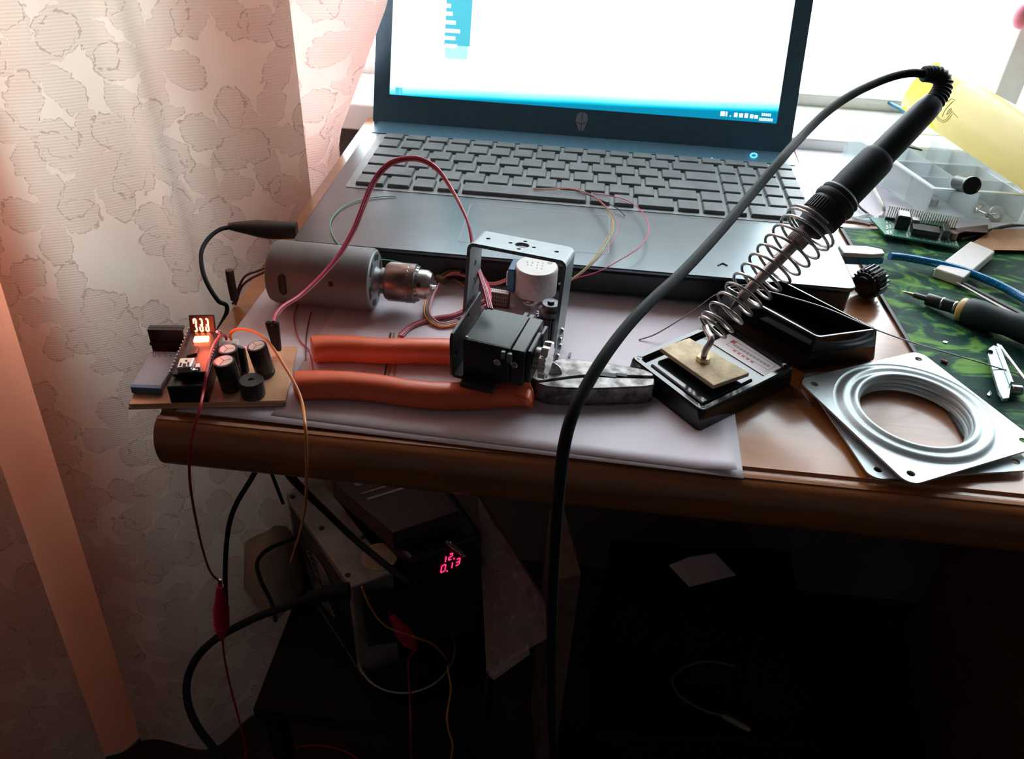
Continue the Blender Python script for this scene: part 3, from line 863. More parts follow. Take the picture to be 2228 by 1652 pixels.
for (x_, y_) in ((1.2, 2.0), (1.6, SD - 1.5)):
    G().sphere(SB @ V((x_, y_, 0.2)), 1.0, 10).build('corner_screw', steel, sv)
# cradle: left cheek and floor plate
ckt = SB @ Matrix(((0, 0, 1, -6.5), (1, 0, 0, 0), (0, 1, 0, 0), (0, 0, 0, 1)))
cheek = [(-4, -22.5), (-2, -26), (12, -26.5), (SD + 6, -21), (SD + 8, 3), (SD + 6, 6.0), (-2, 3.6), (-4, 1)]
G().plate(cheek, [circ(2, -12, 2.0, 12), circ(SD * 0.6, 1.5, 1.2, 8)], 0, 1.8, ckt).build('cradle_cheek', br_dk, sv, bevel=0.35)
G().plate(rrect(-6.5, -2.5, SW - 14, SD, 2.5), [], -26.2, -24.3, SB).build('cradle_floor', br_dk, sv, bevel=0.5)
G().box((1.0, -8.0, -27.6), (SW - 15, 6, -24.2), SB).build('cradle_lip', br_dk, sv, bevel=1.0)
# horn, hub and screws on the right
ha = SB @ V((SW + 4, SD * 0.30, -9.5)); hb = SB @ V((SW + 6, SD * 0.30, -9.5)); hx = (hb - ha).normalized()
G().cyl(ha - hx * 1, ha + hx * 3.5, 6.5, seg=28).build('output_hub', steel_dk, sv, bevel=0.4)
hg = G()
star = []
for k in range(40):
    r_k = 11.0 if (k // 2) % 2 else 9.4
    star.append((r_k * math.cos(2 * PI * k / 40), r_k * math.sin(2 * PI * k / 40)))
hg.prism(star, 3.4, 7.6, frame(ha, hx, (0, 0, 1)))
hg.build('servo_horn', mat('horn_bright_alu', (0.7, 0.68, 0.66), 0.22, metal=1.0, var=0.1), sv, bevel=0.3, smooth=30)
for (yy, zz) in ((DP / 2, -47.5), (DP / 2 - 3, -52), (DP / 2, -57.5), (DP / 2 - 4, -62.5)):
    c_ = UB @ V((WU, yy, zz)); dd = (UB.to_3x3() @ V((1, 0, 0)))
    s_o = G().lathe([(2.3, 0), (2.3, 0.6), (1.6, 1.7), (0.01, 2.0)], frame(c_, dd), 16).build('bracket_screw', steel, sv)
XF[0] = None
# pink / maroon servo lead: three strands arching over the laptop to the black plug
strand_cols = [('lead_crimson', (0.62, 0.05, 0.12)), ('lead_maroon', (0.20, 0.02, 0.045)), ('lead_salmon', (0.72, 0.24, 0.24))]
arc = [(1066, 672, 452), (1058, 640, 458), (1042, 590, 466), (1030, 540, 470), (1020, 490, 474), (1003, 450, 480), (980, 408, 488), (955, 372, 494), (925, 351, 498), (893, 345, 500), (855, 353, 502), (827, 376, 502), (806, 410, 500), (790, 450, 498), (770, 500, 496), (738, 555, 490), (700, 600, 482), (655, 642, 470), (620, 665, 458), (600, 686, 446), (593, 704, 440)]
arc3 = [P(*a) for a in arc]
cen = catmull(arc3, 6)
svc = thing('servo_cable', 'flat crimson servo cable arching high in front of the keyboard to a small black plug', 'cable', tuple(arc3[-1]))
for k, (nm, c) in enumerate(strand_cols):
    off = (k - 1) * 1.35
    pts = []
    for i, p in enumerate(cen):
        t = (cen[min(i + 1, len(cen) - 1)] - cen[max(i - 1, 0)]).normalized()
        u = i / (len(cen) - 1)
        tw = 0.5 + 1.3 * math.sin(u * 3.0)
        # the band's width direction turns slowly along its length
        sidev = t.cross(V((0, -0.8, 0.6))).normalized(); nn = t.cross(sidev)
        w_ = sidev * math.cos(tw * 1.1 + 0.2) + nn * math.sin(tw * 1.1 + 0.2)
        pts.append(p + w_ * off)
    G().tube(pts, 0.78, 8, 0).build('strand', mat(nm, c, 0.4, coat=0.2), svc)
pa, pb_ = P(592, 702, 441), D(604, 762, 8)
G().hexa([pb_ + V(o_) for o_ in ((-2.2, -1.3, 0), (2.2, -1.3, 0), (2.2, 1.3, 0), (-2.2, 1.3, 0))],
         [pa + V(o_) for o_ in ((-3.6, -1.4, 0), (3.6, -1.4, 0), (3.6, 1.4, 0), (-3.6, 1.4, 0))]).build('plug_housing', mat('plug_black', (0.006, 0.005, 0.005), 0.6, spec=0.15), svc, bevel=0.4)
# ================================================================== SMALL STEPPER MOTOR (white cap) AND ITS WIRES
white_cap = mat('white_label_cap', (0.80, 0.80, 0.78), 0.5, var=0.04)
st_grey = mat('stepper_grey_can', (0.50, 0.48, 0.47), 0.5, metal=0.15, var=0.12, scale=0.3)
blue_pl = mat('blue_plastic', (0.02, 0.13, 0.26), 0.45, var=0.1)
sc_ = D(1168, 578, 30)
sm = thing('stepper_motor', 'small round stepper motor with a white printed top and blue plastic side, behind the servo', 'motor', (sc_.x, sc_.y, 0))
ST = rz((sc_.x, sc_.y, 0), 0.0)
G().lathe([(0.01, 10.5), (13.2, 10.5), (14, 11.3), (14, 28.9), (13.3, 29.8)], ST, 48).build('can', st_grey, sm)
G().lathe([(0.01, 29.7), (13.2, 29.7), (13.0, 30.15), (0.01, 30.15)], ST, 48).build('top_label', white_cap, sm)
ink = mat('green_ink', (0.12, 0.30, 0.24), 0.6)
ik = G()
# printed lines on the label: small square characters in rows and a ring mark
lab = [(-6.5, 3.5, 2.6), (-3, 3.2, 2.4), (-3.5, -0.5, 1.6), (0.5, 4.2, 1.6), (0.3, 0.3, 1.8), (3.6, 4.0, 1.6), (3.6, 0.2, 2.4), (3.4, -3.6, 2.0), (0.2, -3.4, 1.4), (-6.0, 0.0, 1.2)]
for (x_, y_, l_) in lab:
    for k in range(4):
        ik.box((x_ - 0.45 + 0.5 * (k % 2), y_ - l_ / 2 + l_ * k / 4, 30.15), (x_ + 0.35, y_ - l_ / 2 + l_ * (k + 0.55) / 4, 30.22), ST)
ik.plate(circ(8.2, 4.6, 1.6, 18), [list(reversed(circ(8.2, 4.6, 1.25, 18)))], 30.15, 30.22, ST)
for k in range(3): ik.box((7.4 + k * 0.6, 4.0, 30.15), (7.7 + k * 0.6, 5.2, 30.22), ST)
ik.build('printed_text', ink, sm, smooth=0)
bt = ST @ Matrix.Rotation(math.radians(172), 4, 'Z')
G().box((12.5, -8, 11.5), (17.5, 8, 28.5), bt).build('side_cover', blue_pl, sm, bevel=0.8)
G().box((17.4, -4.5, 14), (19.0, 4.5, 24), bt).build('wire_guard', white_cap, sm, bevel=0.4)
G().plate(rrect(-17.5, -3.4, 17.5, 3.4, 3.3), [circ(-15, 0, 1.6, 10), circ(15, 0, 1.6, 10)], 9.6, 10.5, rz((sc_.x, sc_.y, 0), 1.35)).build('mounting_ears', steel, sm, bevel=0.2)
G().cyl((sc_.x - 1, sc_.y - 8, 10.5), (sc_.x - 1, sc_.y - 8, 8.0), 4.5, seg=20).build('shaft_boss', mat('brass', (0.62, 0.45, 0.2), 0.3, metal=1), sm)
G().cyl((sc_.x - 1, sc_.y - 8, 8.0), (sc_.x - 1, sc_.y - 8, 0.9), 2.5, seg=16).build('shaft', steel, sm)

# ribbed dark knobs (one by the bracket, one at the laptop corner)
knob_m = mat('ribbed_dark_metal', (0.055, 0.05, 0.055), 0.28, metal=0.7, var=0.3, scale=0.3)
def ribbed(T, r, L, n, label, roof=True):
    o0 = T.translation
    root = thing('ribbed_knob', label, 'knob', (o0.x, o0.y, max(0.8, o0.z)))
    star = []
    for k in range(n * 4):
        rr = r if k % 4 in (1, 2) else r * 0.84
        a = 2 * PI * k / (n * 4)
        star.append((rr * math.cos(a), rr * math.sin(a)))
    G().prism(star, 0, L * 0.72, T).build('ribbed_body', knob_m, root, smooth=20)
    G().lathe([(r * 0.80, L * 0.70), (r * 0.82, L * 0.86), (r * 0.62, L * 0.90), (r * 0.60, L), (r * 0.3, L + 0.2)], T, 28).build('collar', knob_m, root)
    G().lathe([(0.01, L * 0.98), (r * 0.25, L), (r * 0.25, L * 1.06), (0.01, L * 1.07)], T, 16).build('axle', knob_m, root)
    return root
kp = D(1192, 742, 0.9)
ribbed(Matrix.Translation(kp), 8.6, 28, 18, 'dark ribbed metal knob standing upright between the servo and the white-topped stepper')
ka, kb_ = D(1868, 628, 10.5), D(1905, 607, 12)
ribbed(frame(kb_, ka - kb_), 11.0, 15, 20, 'dark ribbed metal knob lying at the front right corner of the laptop')

# thin coloured leads looping over the laptop
loop = [(1215, 618, 22), (1250, 604, 24), (1290, 570, 30), (1318, 535, 33), (1337, 498, 34), (1333, 472, 33), (1310, 442, 31), (1280, 421, 29), (1235, 411, 28.2), (1160, 411, 28.2)]
for k, (nm, c, lab_) in enumerate((('hair_wire_orange', (0.75, 0.30, 0.10), 'orange'), ('hair_wire_yellow', (0.70, 0.55, 0.12), 'yellow'),
                             ('hair_wire_green', (0.05, 0.38, 0.20), 'green'), ('hair_wire_pink', (0.70, 0.12, 0.22), 'pink'))):
    random.seed(k + 5)
    pts = []
    for i, (u, v, h) in enumerate(loop):
        w_ = 4 * math.sin(PI * i / (len(loop) - 1))
        pts.append(D(u + (k - 1.5) * w_ + random.uniform(-1, 1), v + (k - 1.5) * w_ * 0.5 + random.uniform(-1.5, 1.5), h + k * 0.7))
    if k == 2: pts = pts[:7]
    wire('thin_wire', pts, 0.33, mat(nm, c, 0.45), 'thin %s wire in the loose bundle curving from the stepper onto the keyboard' % lab_, group='thin coloured stepper wires')
wire('thin_wire', [D(1218, 620, 22), D(1252, 606, 24), D(1300, 592, 27), D(1345, 568, 30), D(1395, 535, 32), D(1411, 500, 32), D(1400, 466, 30), D(1370, 439, 29), D(1325, 426, 28.5), D(1290, 421, 28.2)],
     0.36, mat('hair_wire_crimson', (0.70, 0.08, 0.14), 0.45), 'thin crimson wire making its own wide loop over the palm rest and space bar')
wire('thin_wire', [D(1252, 415, 28.2), D(1300, 432, 28.2), D(1340, 452, 27), D(1360, 470, 25.2)], 0.3, black_matte, 'short thin black wire lying across the right of the space bar')
wire('thin_wire', [D(862, 426, 25.2), D(800, 432, 25.2), D(750, 448, 25.3), D(722, 476, 25.4), D(721, 505, 25.4), D(745, 540, 25.2), D(790, 560, 25.4), D(850, 567, 25.4), D(900, 580, 22), D(918, 592, 14), D(935, 600, 3), D(985, 608, 1.5)],
     0.38, mat('hair_wire_mint', (0.16, 0.48, 0.34), 0.45), 'thin mint green wire curling over the left palm rest of the laptop')
wire('thin_wire', [D(648, 660, 1), D(640, 690, 1.4), D(643, 720, 1.4), D(655, 745, 1.2), D(672, 762, 1.3), D(680, 800, 1.3), D(682, 818, 1.3)], 0.4, mat('hair_wire_red', (0.50, 0.05, 0.05), 0.45), 'thin red wire bending on the paper left of the pliers')
wire('thin_wire', [D(678, 678, 1.2), D(672, 700, 1.4), D(667, 730, 1.2), D(665, 785, 1.2)], 0.4, mat('hair_wire_dark_red', (0.22, 0.02, 0.03), 0.45), 'dark red straight wire end beside the pliers grip tips')
for k, (du, c, nm) in enumerate(((0, (0.03, 0.02, 0.02), 'black'), (8, (0.45, 0.20, 0.06), 'brown'), (20, (0.55, 0.12, 0.08), 'rust red'))):
    wire('thin_wire', [D(850 + du, 725, 1.3), D(845 + du, 760, 1.3), D(840 + du, 800, 1.3), D(834 + du, 835, 1.3)], 0.55, mat('gap_wire_' + nm.replace(' ', '_'), c, 0.5), '%s wire crossing the paper between the two pliers grips' % nm)

# wire bundles on the paper between chuck and bracket
wc = {'crimson': (0.60, 0.06, 0.12), 'salmon': (0.75, 0.26, 0.22), 'brown': (0.20, 0.09, 0.03), 'orange': (0.72, 0.30, 0.08), 'maroon': (0.18, 0.02, 0.05), 'indigo': (0.02, 0.02, 0.06)}
def strands(root, names, path, r=0.75, sp=1.1, lift=0.3, base_h=0):
    for k, nm in enumerate(names):
        pts = []
        cen_ = [D(u, v, h) for u, v, h in path]
        for i, p in enumerate(cen_):
            t = (cen_[min(i + 1, len(cen_) - 1)] - cen_[max(i - 1, 0)]).normalized()
            s_ = V((-t.y, t.x, 0)).normalized()
            pts.append(p + s_ * (k - (len(names) - 1) / 2) * sp * (1 + 0.25 * math.sin(i * 1.7 + k)) + V((0, 0, lift * (k % 2))))
        G().tube(pts, r, 8, 8).build('strand', mat('lead_' + nm, wc[nm], 0.42, coat=0.1), root)
b1 = thing('wire_bundle', 'bundle of pink and brown wires bent into a loop beside the drill chuck', 'wires', D(940, 650, 1))
strands(b1, ['orange', 'brown', 'indigo', 'salmon'], [(1003, 592, 12), (985, 592, 11), (962, 603, 9), (942, 630, 6), (932, 660, 4), (931, 685, 3), (944, 702, 2.5), (965, 708, 2.5), (995, 700, 3)])
G().tube([D(951, 604, 9.5), D(968, 612, 9.5)], 2.6, 10, 0).build('brown_tape', mat('tape_brown', (0.09, 0.045, 0.02), 0.5), b1)
b2 = thing('wire_bundle', 'flat pink wire bundle running from behind the bracket under the far pliers grip', 'wires', D(930, 700, 1))
strands(b2, ['crimson', 'salmon', 'maroon'], [(1062, 650, 6), (1030, 668, 5), (990, 686, 3), (950, 692, 2), (915, 702, 1.8), (890, 715, 1.8), (872, 732, 1.6)], r=0.8, sp=1.5)
b3 = thing('wire_bundle', 'pink and orange wires rising behind the bracket towards the stepper motor', 'wires', D(1030, 600, 1))
strands(b3, ['salmon', 'crimson', 'orange'], [(940, 612, 2), (965, 600, 6), (1000, 596, 10), (1040, 612, 12), (1075, 618, 12), (1110, 606, 14)], r=0.7)
strands(b3, ['salmon', 'crimson'], [(1034, 570, 14), (1046, 600, 16), (1060, 622, 18), (1064, 645, 26), (1060, 668, 34)], r=0.85, sp=1.6)
strands(b3, ['orange', 'brown'], [(915, 592, 2), (950, 596, 3), (985, 606, 4), (1010, 622, 5), (1030, 640, 4), (1070, 636, 4)], r=0.5)
# little labelled socket behind the servo
cp = D(1086, 668, 0.9)
cn = thing('wire_socket', 'small dark socket with a white label strip on the paper behind the servo', 'connector', cp)
CT = rz(cp, -0.12)
G().box((-7.5, -1.5, 0), (6.5, 3.5, 11), CT).build('socket_body', mat('socket_brown', (0.10, 0.06, 0.06), 0.5), cn, bevel=0.4)
G().box((-7, -1.0, 11), (6, 3.0, 11.6), CT).build('label_strip', white_cap, cn)
lg = G()
for r_i in range(3):
    for k in range(8):
        lg.box((-6.4 + k * 1.5, -1.62, 2 + r_i * 2.8), (-5.6 + k * 1.5, -1.5, 3.6 + r_i * 2.8), CT)
for k in range(9): lg.box((-6.2 + k * 1.35, 0.2, 11.6), (-5.5 + k * 1.35, 1.8, 11.7), CT)
lg.build('label_marks', mat('pale_ink', (0.35, 0.27, 0.25), 0.6), cn, smooth=0)
# crumb on the paper
tag(G().hexa([D(1236, 778, 1.1), D(1240, 779, 1.1), D(1243, 768, 1.1), D(1239, 768, 1.1)], [D(1236, 777, 2), D(1240, 778, 2), D(1243, 767, 2), D(1239, 767, 2)]).build('plastic_crumb', black_pl, bevel=0.2),
    'tiny dark crumb on the paper just right of the bracket', 'crumb')

# ================================================================== SOLDERING IRON STAND
gloss_black = mat('stand_gloss_black', (0.006, 0.008, 0.009), 0.10, var=0.1, spec=0.5)
ss = thing('iron_stand', 'glossy black soldering iron stand with a tray, deep box and steel spring holder', 'stand', (260, -180, 0))
a_, b_, c_ = D(1372, 777, 14), D(1529, 897, 14), D(1730, 797, 14)
d_4 = a_ + (c_ - b_) * 1.0
def rloop(pts, inset, h, r=3.5, n=4):
    """rounded loop inside a quad, at height h"""
    m_ = sum((V((p.x, p.y, 0)) for p in pts), V()) / 4
    q = []
    for i in range(4):
        p = V((pts[i].x, pts[i].y, 0)); pa_ = V((pts[i - 1].x, pts[i - 1].y, 0)); pn = V((pts[(i + 1) % 4].x, pts[(i + 1) % 4].y, 0))
        e1 = (pa_ - p).normalized(); e2 = (pn - p).normalized()
        p = p + (e1 + e2) * inset
        for k in range(n + 1):
            t = k / n
            c0 = p + e1 * r; c1 = p + e2 * r
            q.append((c0 * (1 - t) ** 2 + p * 2 * t * (1 - t) + c1 * t * t) + V((0, 0, h)))
    return q
quad = [a_, b_, c_, d_4]
def skin(g_, loops, close_last=True, close_first=True):
    n = len(loops[0]); base = len(g_.v)
    for lp in loops: g_.v += [V(p) for p in lp]
    for j in range(len(loops) - 1):
        for i in range(n):
            g_.f.append([base + j * n + i, base + j * n + (i + 1) % n, base + (j + 1) * n + (i + 1) % n, base + (j + 1) * n + i])
    if close_first: g_.f.append(list(reversed(range(base, base + n))))
    if close_last: g_.f.append([base + (len(loops) - 1) * n + i for i in range(n)])
    return g_
skin(G(), [rloop(quad, -1.0, 0.9), rloop(quad, -1.0, 3), rloop(quad, 0, 12.7), rloop(quad, 0.7, 14), rloop(quad, 3.6, 14), rloop(quad, 4.4, 12.8), rloop(quad, 4.6, 10.9)]).build('base_tray', gloss_black, ss, smooth=50)
ridge = G()
u1 = (c_ - b_).normalized(); w1 = (a_ - b_).normalized()
o1 = b_ + u1 * 8 + w1 * 7
ridge.tube([V((o1.x, o1.y, 11.4)) + w1 * x * 42 for x in (0, 0.5, 1)], 0.9, 8, 2)
ridge.tube([V((o1.x, o1.y, 11.4)) + u1 * x * 40 for x in (0, 0.5, 1)], 0.9, 8, 2)
ridge.build('tray_rib', gloss_black, ss)
# paper sticker with red mark and vertical column of printing
lab_q = [D(1600, 775, 15), D(1665, 835, 15), D(1712, 797, 15), D(1560, 725, 15)]
lo_ = D(1668, 822, 11.0); lu = D(1708, 801, 11.0) - lo_; lw = D(1570, 738, 11.0) - lo_
LB = axes(lo_, lu, lw)
G().box((0, 0, 0), (lu.length, lw.length, 0.35), LB).build('sticker', mat('sticker_white', (0.72, 0.66, 0.66), 0.35, coat=0.4, var=0.05), ss, smooth=0)
tx = G()
for k in range(11):
    y0 = 6 + k * 2.55
    x0 = lu.length * 0.52
    for (ax_, ay_, aw, ah) in ((0, 0, 1.9, 0.3), (0, 0.8, 1.9, 0.28), (0.3, 1.5, 1.5, 0.25), (0.1 * (k % 3), 0, 0.3, 1.7), (1.3, 0.2, 0.3, 1.2)):
        tx.box((x0 + ax_, y0 + ay_, 0.35), (x0 + ax_ + aw, y0 + ay_ + ah, 0.42), LB)
x0 = lu.length * 0.36
tx.box((x0, 4, 0.35), (x0 + 0.25, 36, 0.42), LB).box((lu.length * 0.80, 4, 0.35), (lu.length * 0.80 + 0.25, 36, 0.42), LB)
tx.box((x0, 4, 0.35), (lu.length * 0.8, 4.25, 0.42), LB).box((x0, 35.8, 0.35), (lu.length * 0.8, 36.05, 0.42), LB)
tx.build('sticker_text', mat('grey_ink', (0.22, 0.20, 0.22), 0.6), ss, smooth=0)
rm = G()
rm.box((lu.length * 0.62, lw.length - 9, 0.35), (lu.length * 0.62 + 3.2, lw.length - 6, 0.42), LB)
for k in range(5): rm.box((lu.length * 0.25, 14 + k * 3.4, 0.35), (lu.length * 0.25 + 1.4, 16 + k * 3.4, 0.42), LB)
rm.build('sticker_red_mark', mat('red_ink', (0.62, 0.06, 0.07), 0.5), ss, smooth=0)
# deep box
bt_ = [D(1780.5, 735, 33), D(1912, 717, 33)]
ed = D(1645, 661, 33) - bt_[0]
ed = ed.normalized() * 70
top4 = [bt_[0], bt_[1], bt_[1] + ed, bt_[0] + ed]
f0, f1 = D(1742, 806, 0.9), D(1904, 784, 0.9)
edb = V((ed.x, ed.y, 0)).normalized() * 70
bot4 = [f0, f1, f1 + edb, f0 + edb]
def lerp4(k, inset, h):
    q = [bot4[i] + (top4[i] - bot4[i]) * k for i in range(4)]
    return rloop(q, inset, h, r=2.5)
bxo = skin(G(), [lerp4(0, 0, 0.9), lerp4(0.06, -0.3, 3), lerp4(0.98, 0, 32.3), lerp4(1, 0.5, 33), lerp4(1, 1.6, 33), lerp4(0.97, 2.2, 32), lerp4(0.35, 3.0, 12)]).build('deep_box', gloss_black, ss, smooth=50)
# raised rib wall inside the box
mid = [(top4[0] + (top4[1] - top4[0]) * 0.36), (top4[3] + (top4[2] - top4[3]) * 0.36)]
md_ = (mid[1] - mid[0]).normalized(); ms_ = (top4[1] - top4[0]).normalized()
q0 = mid[0] + md_ * 5
G().hexa([q0 + V((0, 0, -21)), q0 + ms_ * 6 + V((0, 0, -21)), q0 + ms_ * 6 + md_ * 58 + V((0, 0, -21)), q0 + md_ * 58 + V((0, 0, -21))],
         [q0 + V((0, 0, -8)), q0 + ms_ * 5 + V((0, 0, -9)), q0 + ms_ * 5 + md_ * 58 + V((0, 0, -9)), q0 + md_ * 58 + V((0, 0, -8))]).build('box_divider', gloss_black, ss, bevel=1.0)
# holder post, nut and spring
spring_m = mat('spring_steel', (0.40, 0.38, 0.36), 0.30, metal=0.95, var=0.15, scale=0.2)
A3, B3 = P(1560, 702, 469.5), P(2040, 213, 469.5)
AX = (B3 - A3).normalized()
def on_axis(u): return A3 + AX * ((u - 1560) / 480.0 * (B3 - A3).length)
FX = frame(A3, AX, (0.6, -0.75, 0.1))
nutp = D(1529, 786, 16.8)
G().prism(circ(0, 0, 4.2, 6), 0, 3.4, Matrix.Translation(nutp)).build('nut', mat('brass_nut', (0.50, 0.42, 0.26), 0.3, metal=1), ss, bevel=0.4)
sp = []
turns = 13.5; nper = 26
u_from, u_to = 1548, 1775
for i in range(int(turns * nper) + 1):
    t = i / (turns * nper)
    # a few closed coils at each end
    if t < 0.08: q_ = t * 0.35
    elif t > 0.88: q_ = 0.9 + (t - 0.88) * 0.35 + 0.03
    else: q_ = 0.028 + (t - 0.08) / 0.80 * 0.902
    u_ = u_from + (u_to - u_from) * q_
    R_ = 9.2 + 7.0 * q_ ** 0.9
    a = 2 * PI * i / nper + 2.6
    c0 = on_axis(u_)
    sp.append(c0 + (FX.to_3x3() @ V((R_ * math.cos(a), R_ * math.sin(a), 0))))
start = [nutp + V((0, 0, 0)), nutp + V((0.2, 0.4, 7)), nutp + V((2.5, 1.5, 14))]
G().tube(start + [sp[0] * 0.6 + start[-1] * 0.4] + sp[:1], 1.9, 10, 6).build('post', spring_m, ss)
G().tube(sp, 0.85, 8, 0).build('spring_holder', spring_m, ss)
# long retaining wires inside the spring
# sponge pad
sg = [D(1437, 757, 17), D(1553, 839, 17), D(1631, 811, 17), D(1500, 735, 17)]
sgb = [V((p.x, p.y, 14.2)) for p in sg]
spo = G().hexa(sgb, sg)
tan = mat('sponge_tan', (0.80, 0.66, 0.44), 0.85, var=0.25, scale=0.12, bump=0.6, bscale=0.8, bdist=0.0004)
so2 = tag(spo.build('cleaning_sponge', tan, bevel=0.4), 'square tan dried sponge pad on the tray of the soldering iron stand', 'sponge')

# ================================================================== SOLDERING IRON
ir_blk = mat('iron_handle_black', (0.016, 0.026, 0.032), 0.5, var=0.08, spec=0.35)
ir_steel = mat('iron_barrel_steel', (0.36, 0.31, 0.29), 0.38, metal=0.9, var=0.25, scale=0.15, bump=0.2)
ri = thing('soldering_iron', 'black-handled soldering iron resting in the spring holder, cord hanging over the desk front', 'soldering iron', tuple(A3))
AL = (B3 - A3).length
def s_of(u): return (u - 1560) / 480.0 * AL
G().lathe([(0.4, s_of(1588)), (1.8, s_of(1602)), (2.2, s_of(1606)), (2.2, s_of(1625))], FX, 20).build('tip', mat('tip_dark_steel', (0.12, 0.10, 0.10), 0.35, metal=0.9), ri)
G().lathe([(2.6, s_of(1612)), (3.1, s_of(1614)), (3.1, s_of(1690)), (3.5, s_of(1691)), (3.5, s_of(1730))], FX, 24).build('barrel', ir_steel, ri)
st_k = []
for k in range(72):
    rr = 6.0 if k % 2 else 5.5
    st_k.append((rr * math.cos(2 * PI * k / 72), rr * math.sin(2 * PI * k / 72)))
G().prism(st_k, s_of(1728), s_of(1748), FX).build('knurled_collar', ir_steel, ri, bevel=0.2, smooth=20)
G().lathe([(4.9, s_of(1747)), (4.9, s_of(1764))], FX, 24).build('collar_sleeve', mat('sleeve_dark_brown', (0.07, 0.05, 0.05), 0.45, metal=0.3), ri)
nose = G().lathe([(6.8, s_of(1757)), (8.6, s_of(1760)), (9.0, s_of(1772)), (10.9, s_of(1778)), (11.3, s_of(1806)), (11.0, s_of(1808)), (12.0, s_of(1810)), (12.6, s_of(1814)), (12.4, s_of(1819)), (11.2, s_of(1822)), (11.8, s_of(1824)), (12.0, s_of(1828)), (11.0, s_of(1832))], FX, 48)
nose.build('nose_cap', ir_blk, ri)
fl_g = G()
for k in range(40):
    T = FX @ Matrix.Rotation(2 * PI * k / 40, 4, 'Z')
    fl_g.box((10.6, -0.35, s_of(1781)), (11.75, 0.35, s_of(1803)), T)
fl_g.build('nose_fluting', ir_blk, ri, smooth=0)
G().lathe([(10.2, s_of(1829)), (10.3, s_of(1860)), (10.0, s_of(1905)), (9.4, s_of(1912)), (8.8, s_of(1915))], FX, 48).build('grip_sleeve', mat('iron_grip_rubber', (0.018, 0.03, 0.036), 0.6, var=0.08, spec=0.3), ri)
G().lathe([(8.0, s_of(1908)), (7.9, s_of(1950)), (7.2, s_of(2012)), (6.6, s_of(2028)), (5.2, s_of(2033))], FX, 40).build('handle', ir_blk, ri)
z0 = 469.5
rel = [on_axis(2028), on_axis(2040), P(2050, 193, z0), P(2052, 178, z0), P(2043, 165, z0 - 1), P(2026, 161, z0 - 2), P(2008, 161, z0 - 3)]
relc = catmull(catmull(rel, 3), 8)
G().tube(relc, lambda t: 5.3 - 1.4 * t, 14, 0).build('strain_relief', ir_blk, ri)
rg = G()
tot = len(relc)
L_ = [0]
for i in range(1, tot): L_.append(L_[-1] + (relc[i] - relc[i - 1]).length)
n_r = 13
for k in range(n_r):
    s_t = L_[-1] * (0.10 + 0.86 * k / (n_r - 1))
    i = max(1, min(tot - 2, next(j for j in range(tot) if L_[j] >= s_t)))
    t_ = (relc[i + 1] - relc[i - 1])
    r0 = 5.85 - 1.3 * k / n_r
    rg.lathe([(r0 - 1.6, -0.75), (r0 - 0.4, -0.65), (r0, 0), (r0 - 0.4, 0.65), (r0 - 1.6, 0.75)], frame(relc[i], t_), 20)
rg.build('strain_relief_ribs', ir_blk, ri)
cpts = [P(2012, 161, z0 - 3), P(1985, 159, z0 - 4), P(1950, 165, z0 - 6), P(1905, 181, z0 - 10), P(1850, 208, z0 - 18), P(1800, 243, z0 - 28), P(1750, 291, z0 - 42), P(1700, 346, 405), P(1640, 417, 388), P(1570, 500, 366), P(1490, 587, 342), P(1420, 652, 324), P(1365, 710, 312), P(1315, 776, 302), P(1275, 842, 296), P(1245, 905, 292), P(1228, 968, 292), P(1219, 1040, 297), P(1212, 1120, 308), P(1206, 1210, 325), P(1202, 1310, 350), P(1200, 1400, 385), P(1199, 1500, 430), P(1200, 1580, 480), P(1204, 1660, 560)]
G().tube(cpts, 2.35, 14, 10).build('cord', cable_black, ri)
# thin stray solder wire crossing behind the spring
sw = [(1390, 740, 1.3), (1425, 728, 5), (1465, 705, 12), (1510, 676, 20), (1560, 640, 28), (1610, 628, 34), (1660, 632, 37), (1730, 650, 39), (1800, 672, 39), (1860, 698, 39), (1910, 719, 38), (1980, 744, 32), (2060, 768, 22), (2140, 791, 12), (2240, 822, 6)]
wire('solder_wire', [D(*p) for p in sw], 0.42, mat('solder_grey', (0.30, 0.27, 0.27), 0.35, metal=0.8), 'long thin grey wire curving behind the spring and over the green mat')
# ================================================================== GREEN MAT
gm = bpy.data.materials.new('green_marbled_mat'); gm.use_nodes = True
nt = gm.node_tree; N = nt.nodes.new; Lk = nt.links.new
pb = nt.nodes['Principled BSDF']
tc = N('ShaderNodeTexCoord'); mp = N('ShaderNodeMapping'); mp.inputs['Scale'].default_value = (800, 1500, 1000); mp.inputs['Rotation'].default_value = (0, 0, 0.5)
Lk(tc.outputs['Object'], mp.inputs[0])
n1 = N('ShaderNodeTexNoise'); n1.inputs['Scale'].default_value = 0.030; n1.inputs['Detail'].default_value = 7; n1.inputs['Distortion'].default_value = 1.8; n1.inputs['Roughness'].default_value = 0.62
Lk(mp.outputs[0], n1.inputs['Vector'])
rp = N('ShaderNodeValToRGB'); el = rp.color_ramp.elements
el[0].position = 0.46; el[0].color = (0.005, 0.035, 0.028, 1); el[1].position = 0.62; el[1].color = (0.13, 0.29, 0.05, 1)
x_ = el.new(0.52); x_.color = (0.010, 0.065, 0.040, 1); x_ = el.new(0.565); x_.color = (0.045, 0.15, 0.04, 1)
Lk(n1.outputs['Fac'], rp.inputs[0]); Lk(rp.outputs[0], pb.inputs['Base Color'])
pb.inputs['Roughness'].default_value = 0.6; pb.inputs['Specular IOR Level'].default_value = 0.12
m0, m1 = D(1829, 500, 0), D(2112, 978, 0)
ml = (m1 - m0).normalized(); mw = V((-ml.y, ml.x, 0))      # ml runs to the front, mw to the right
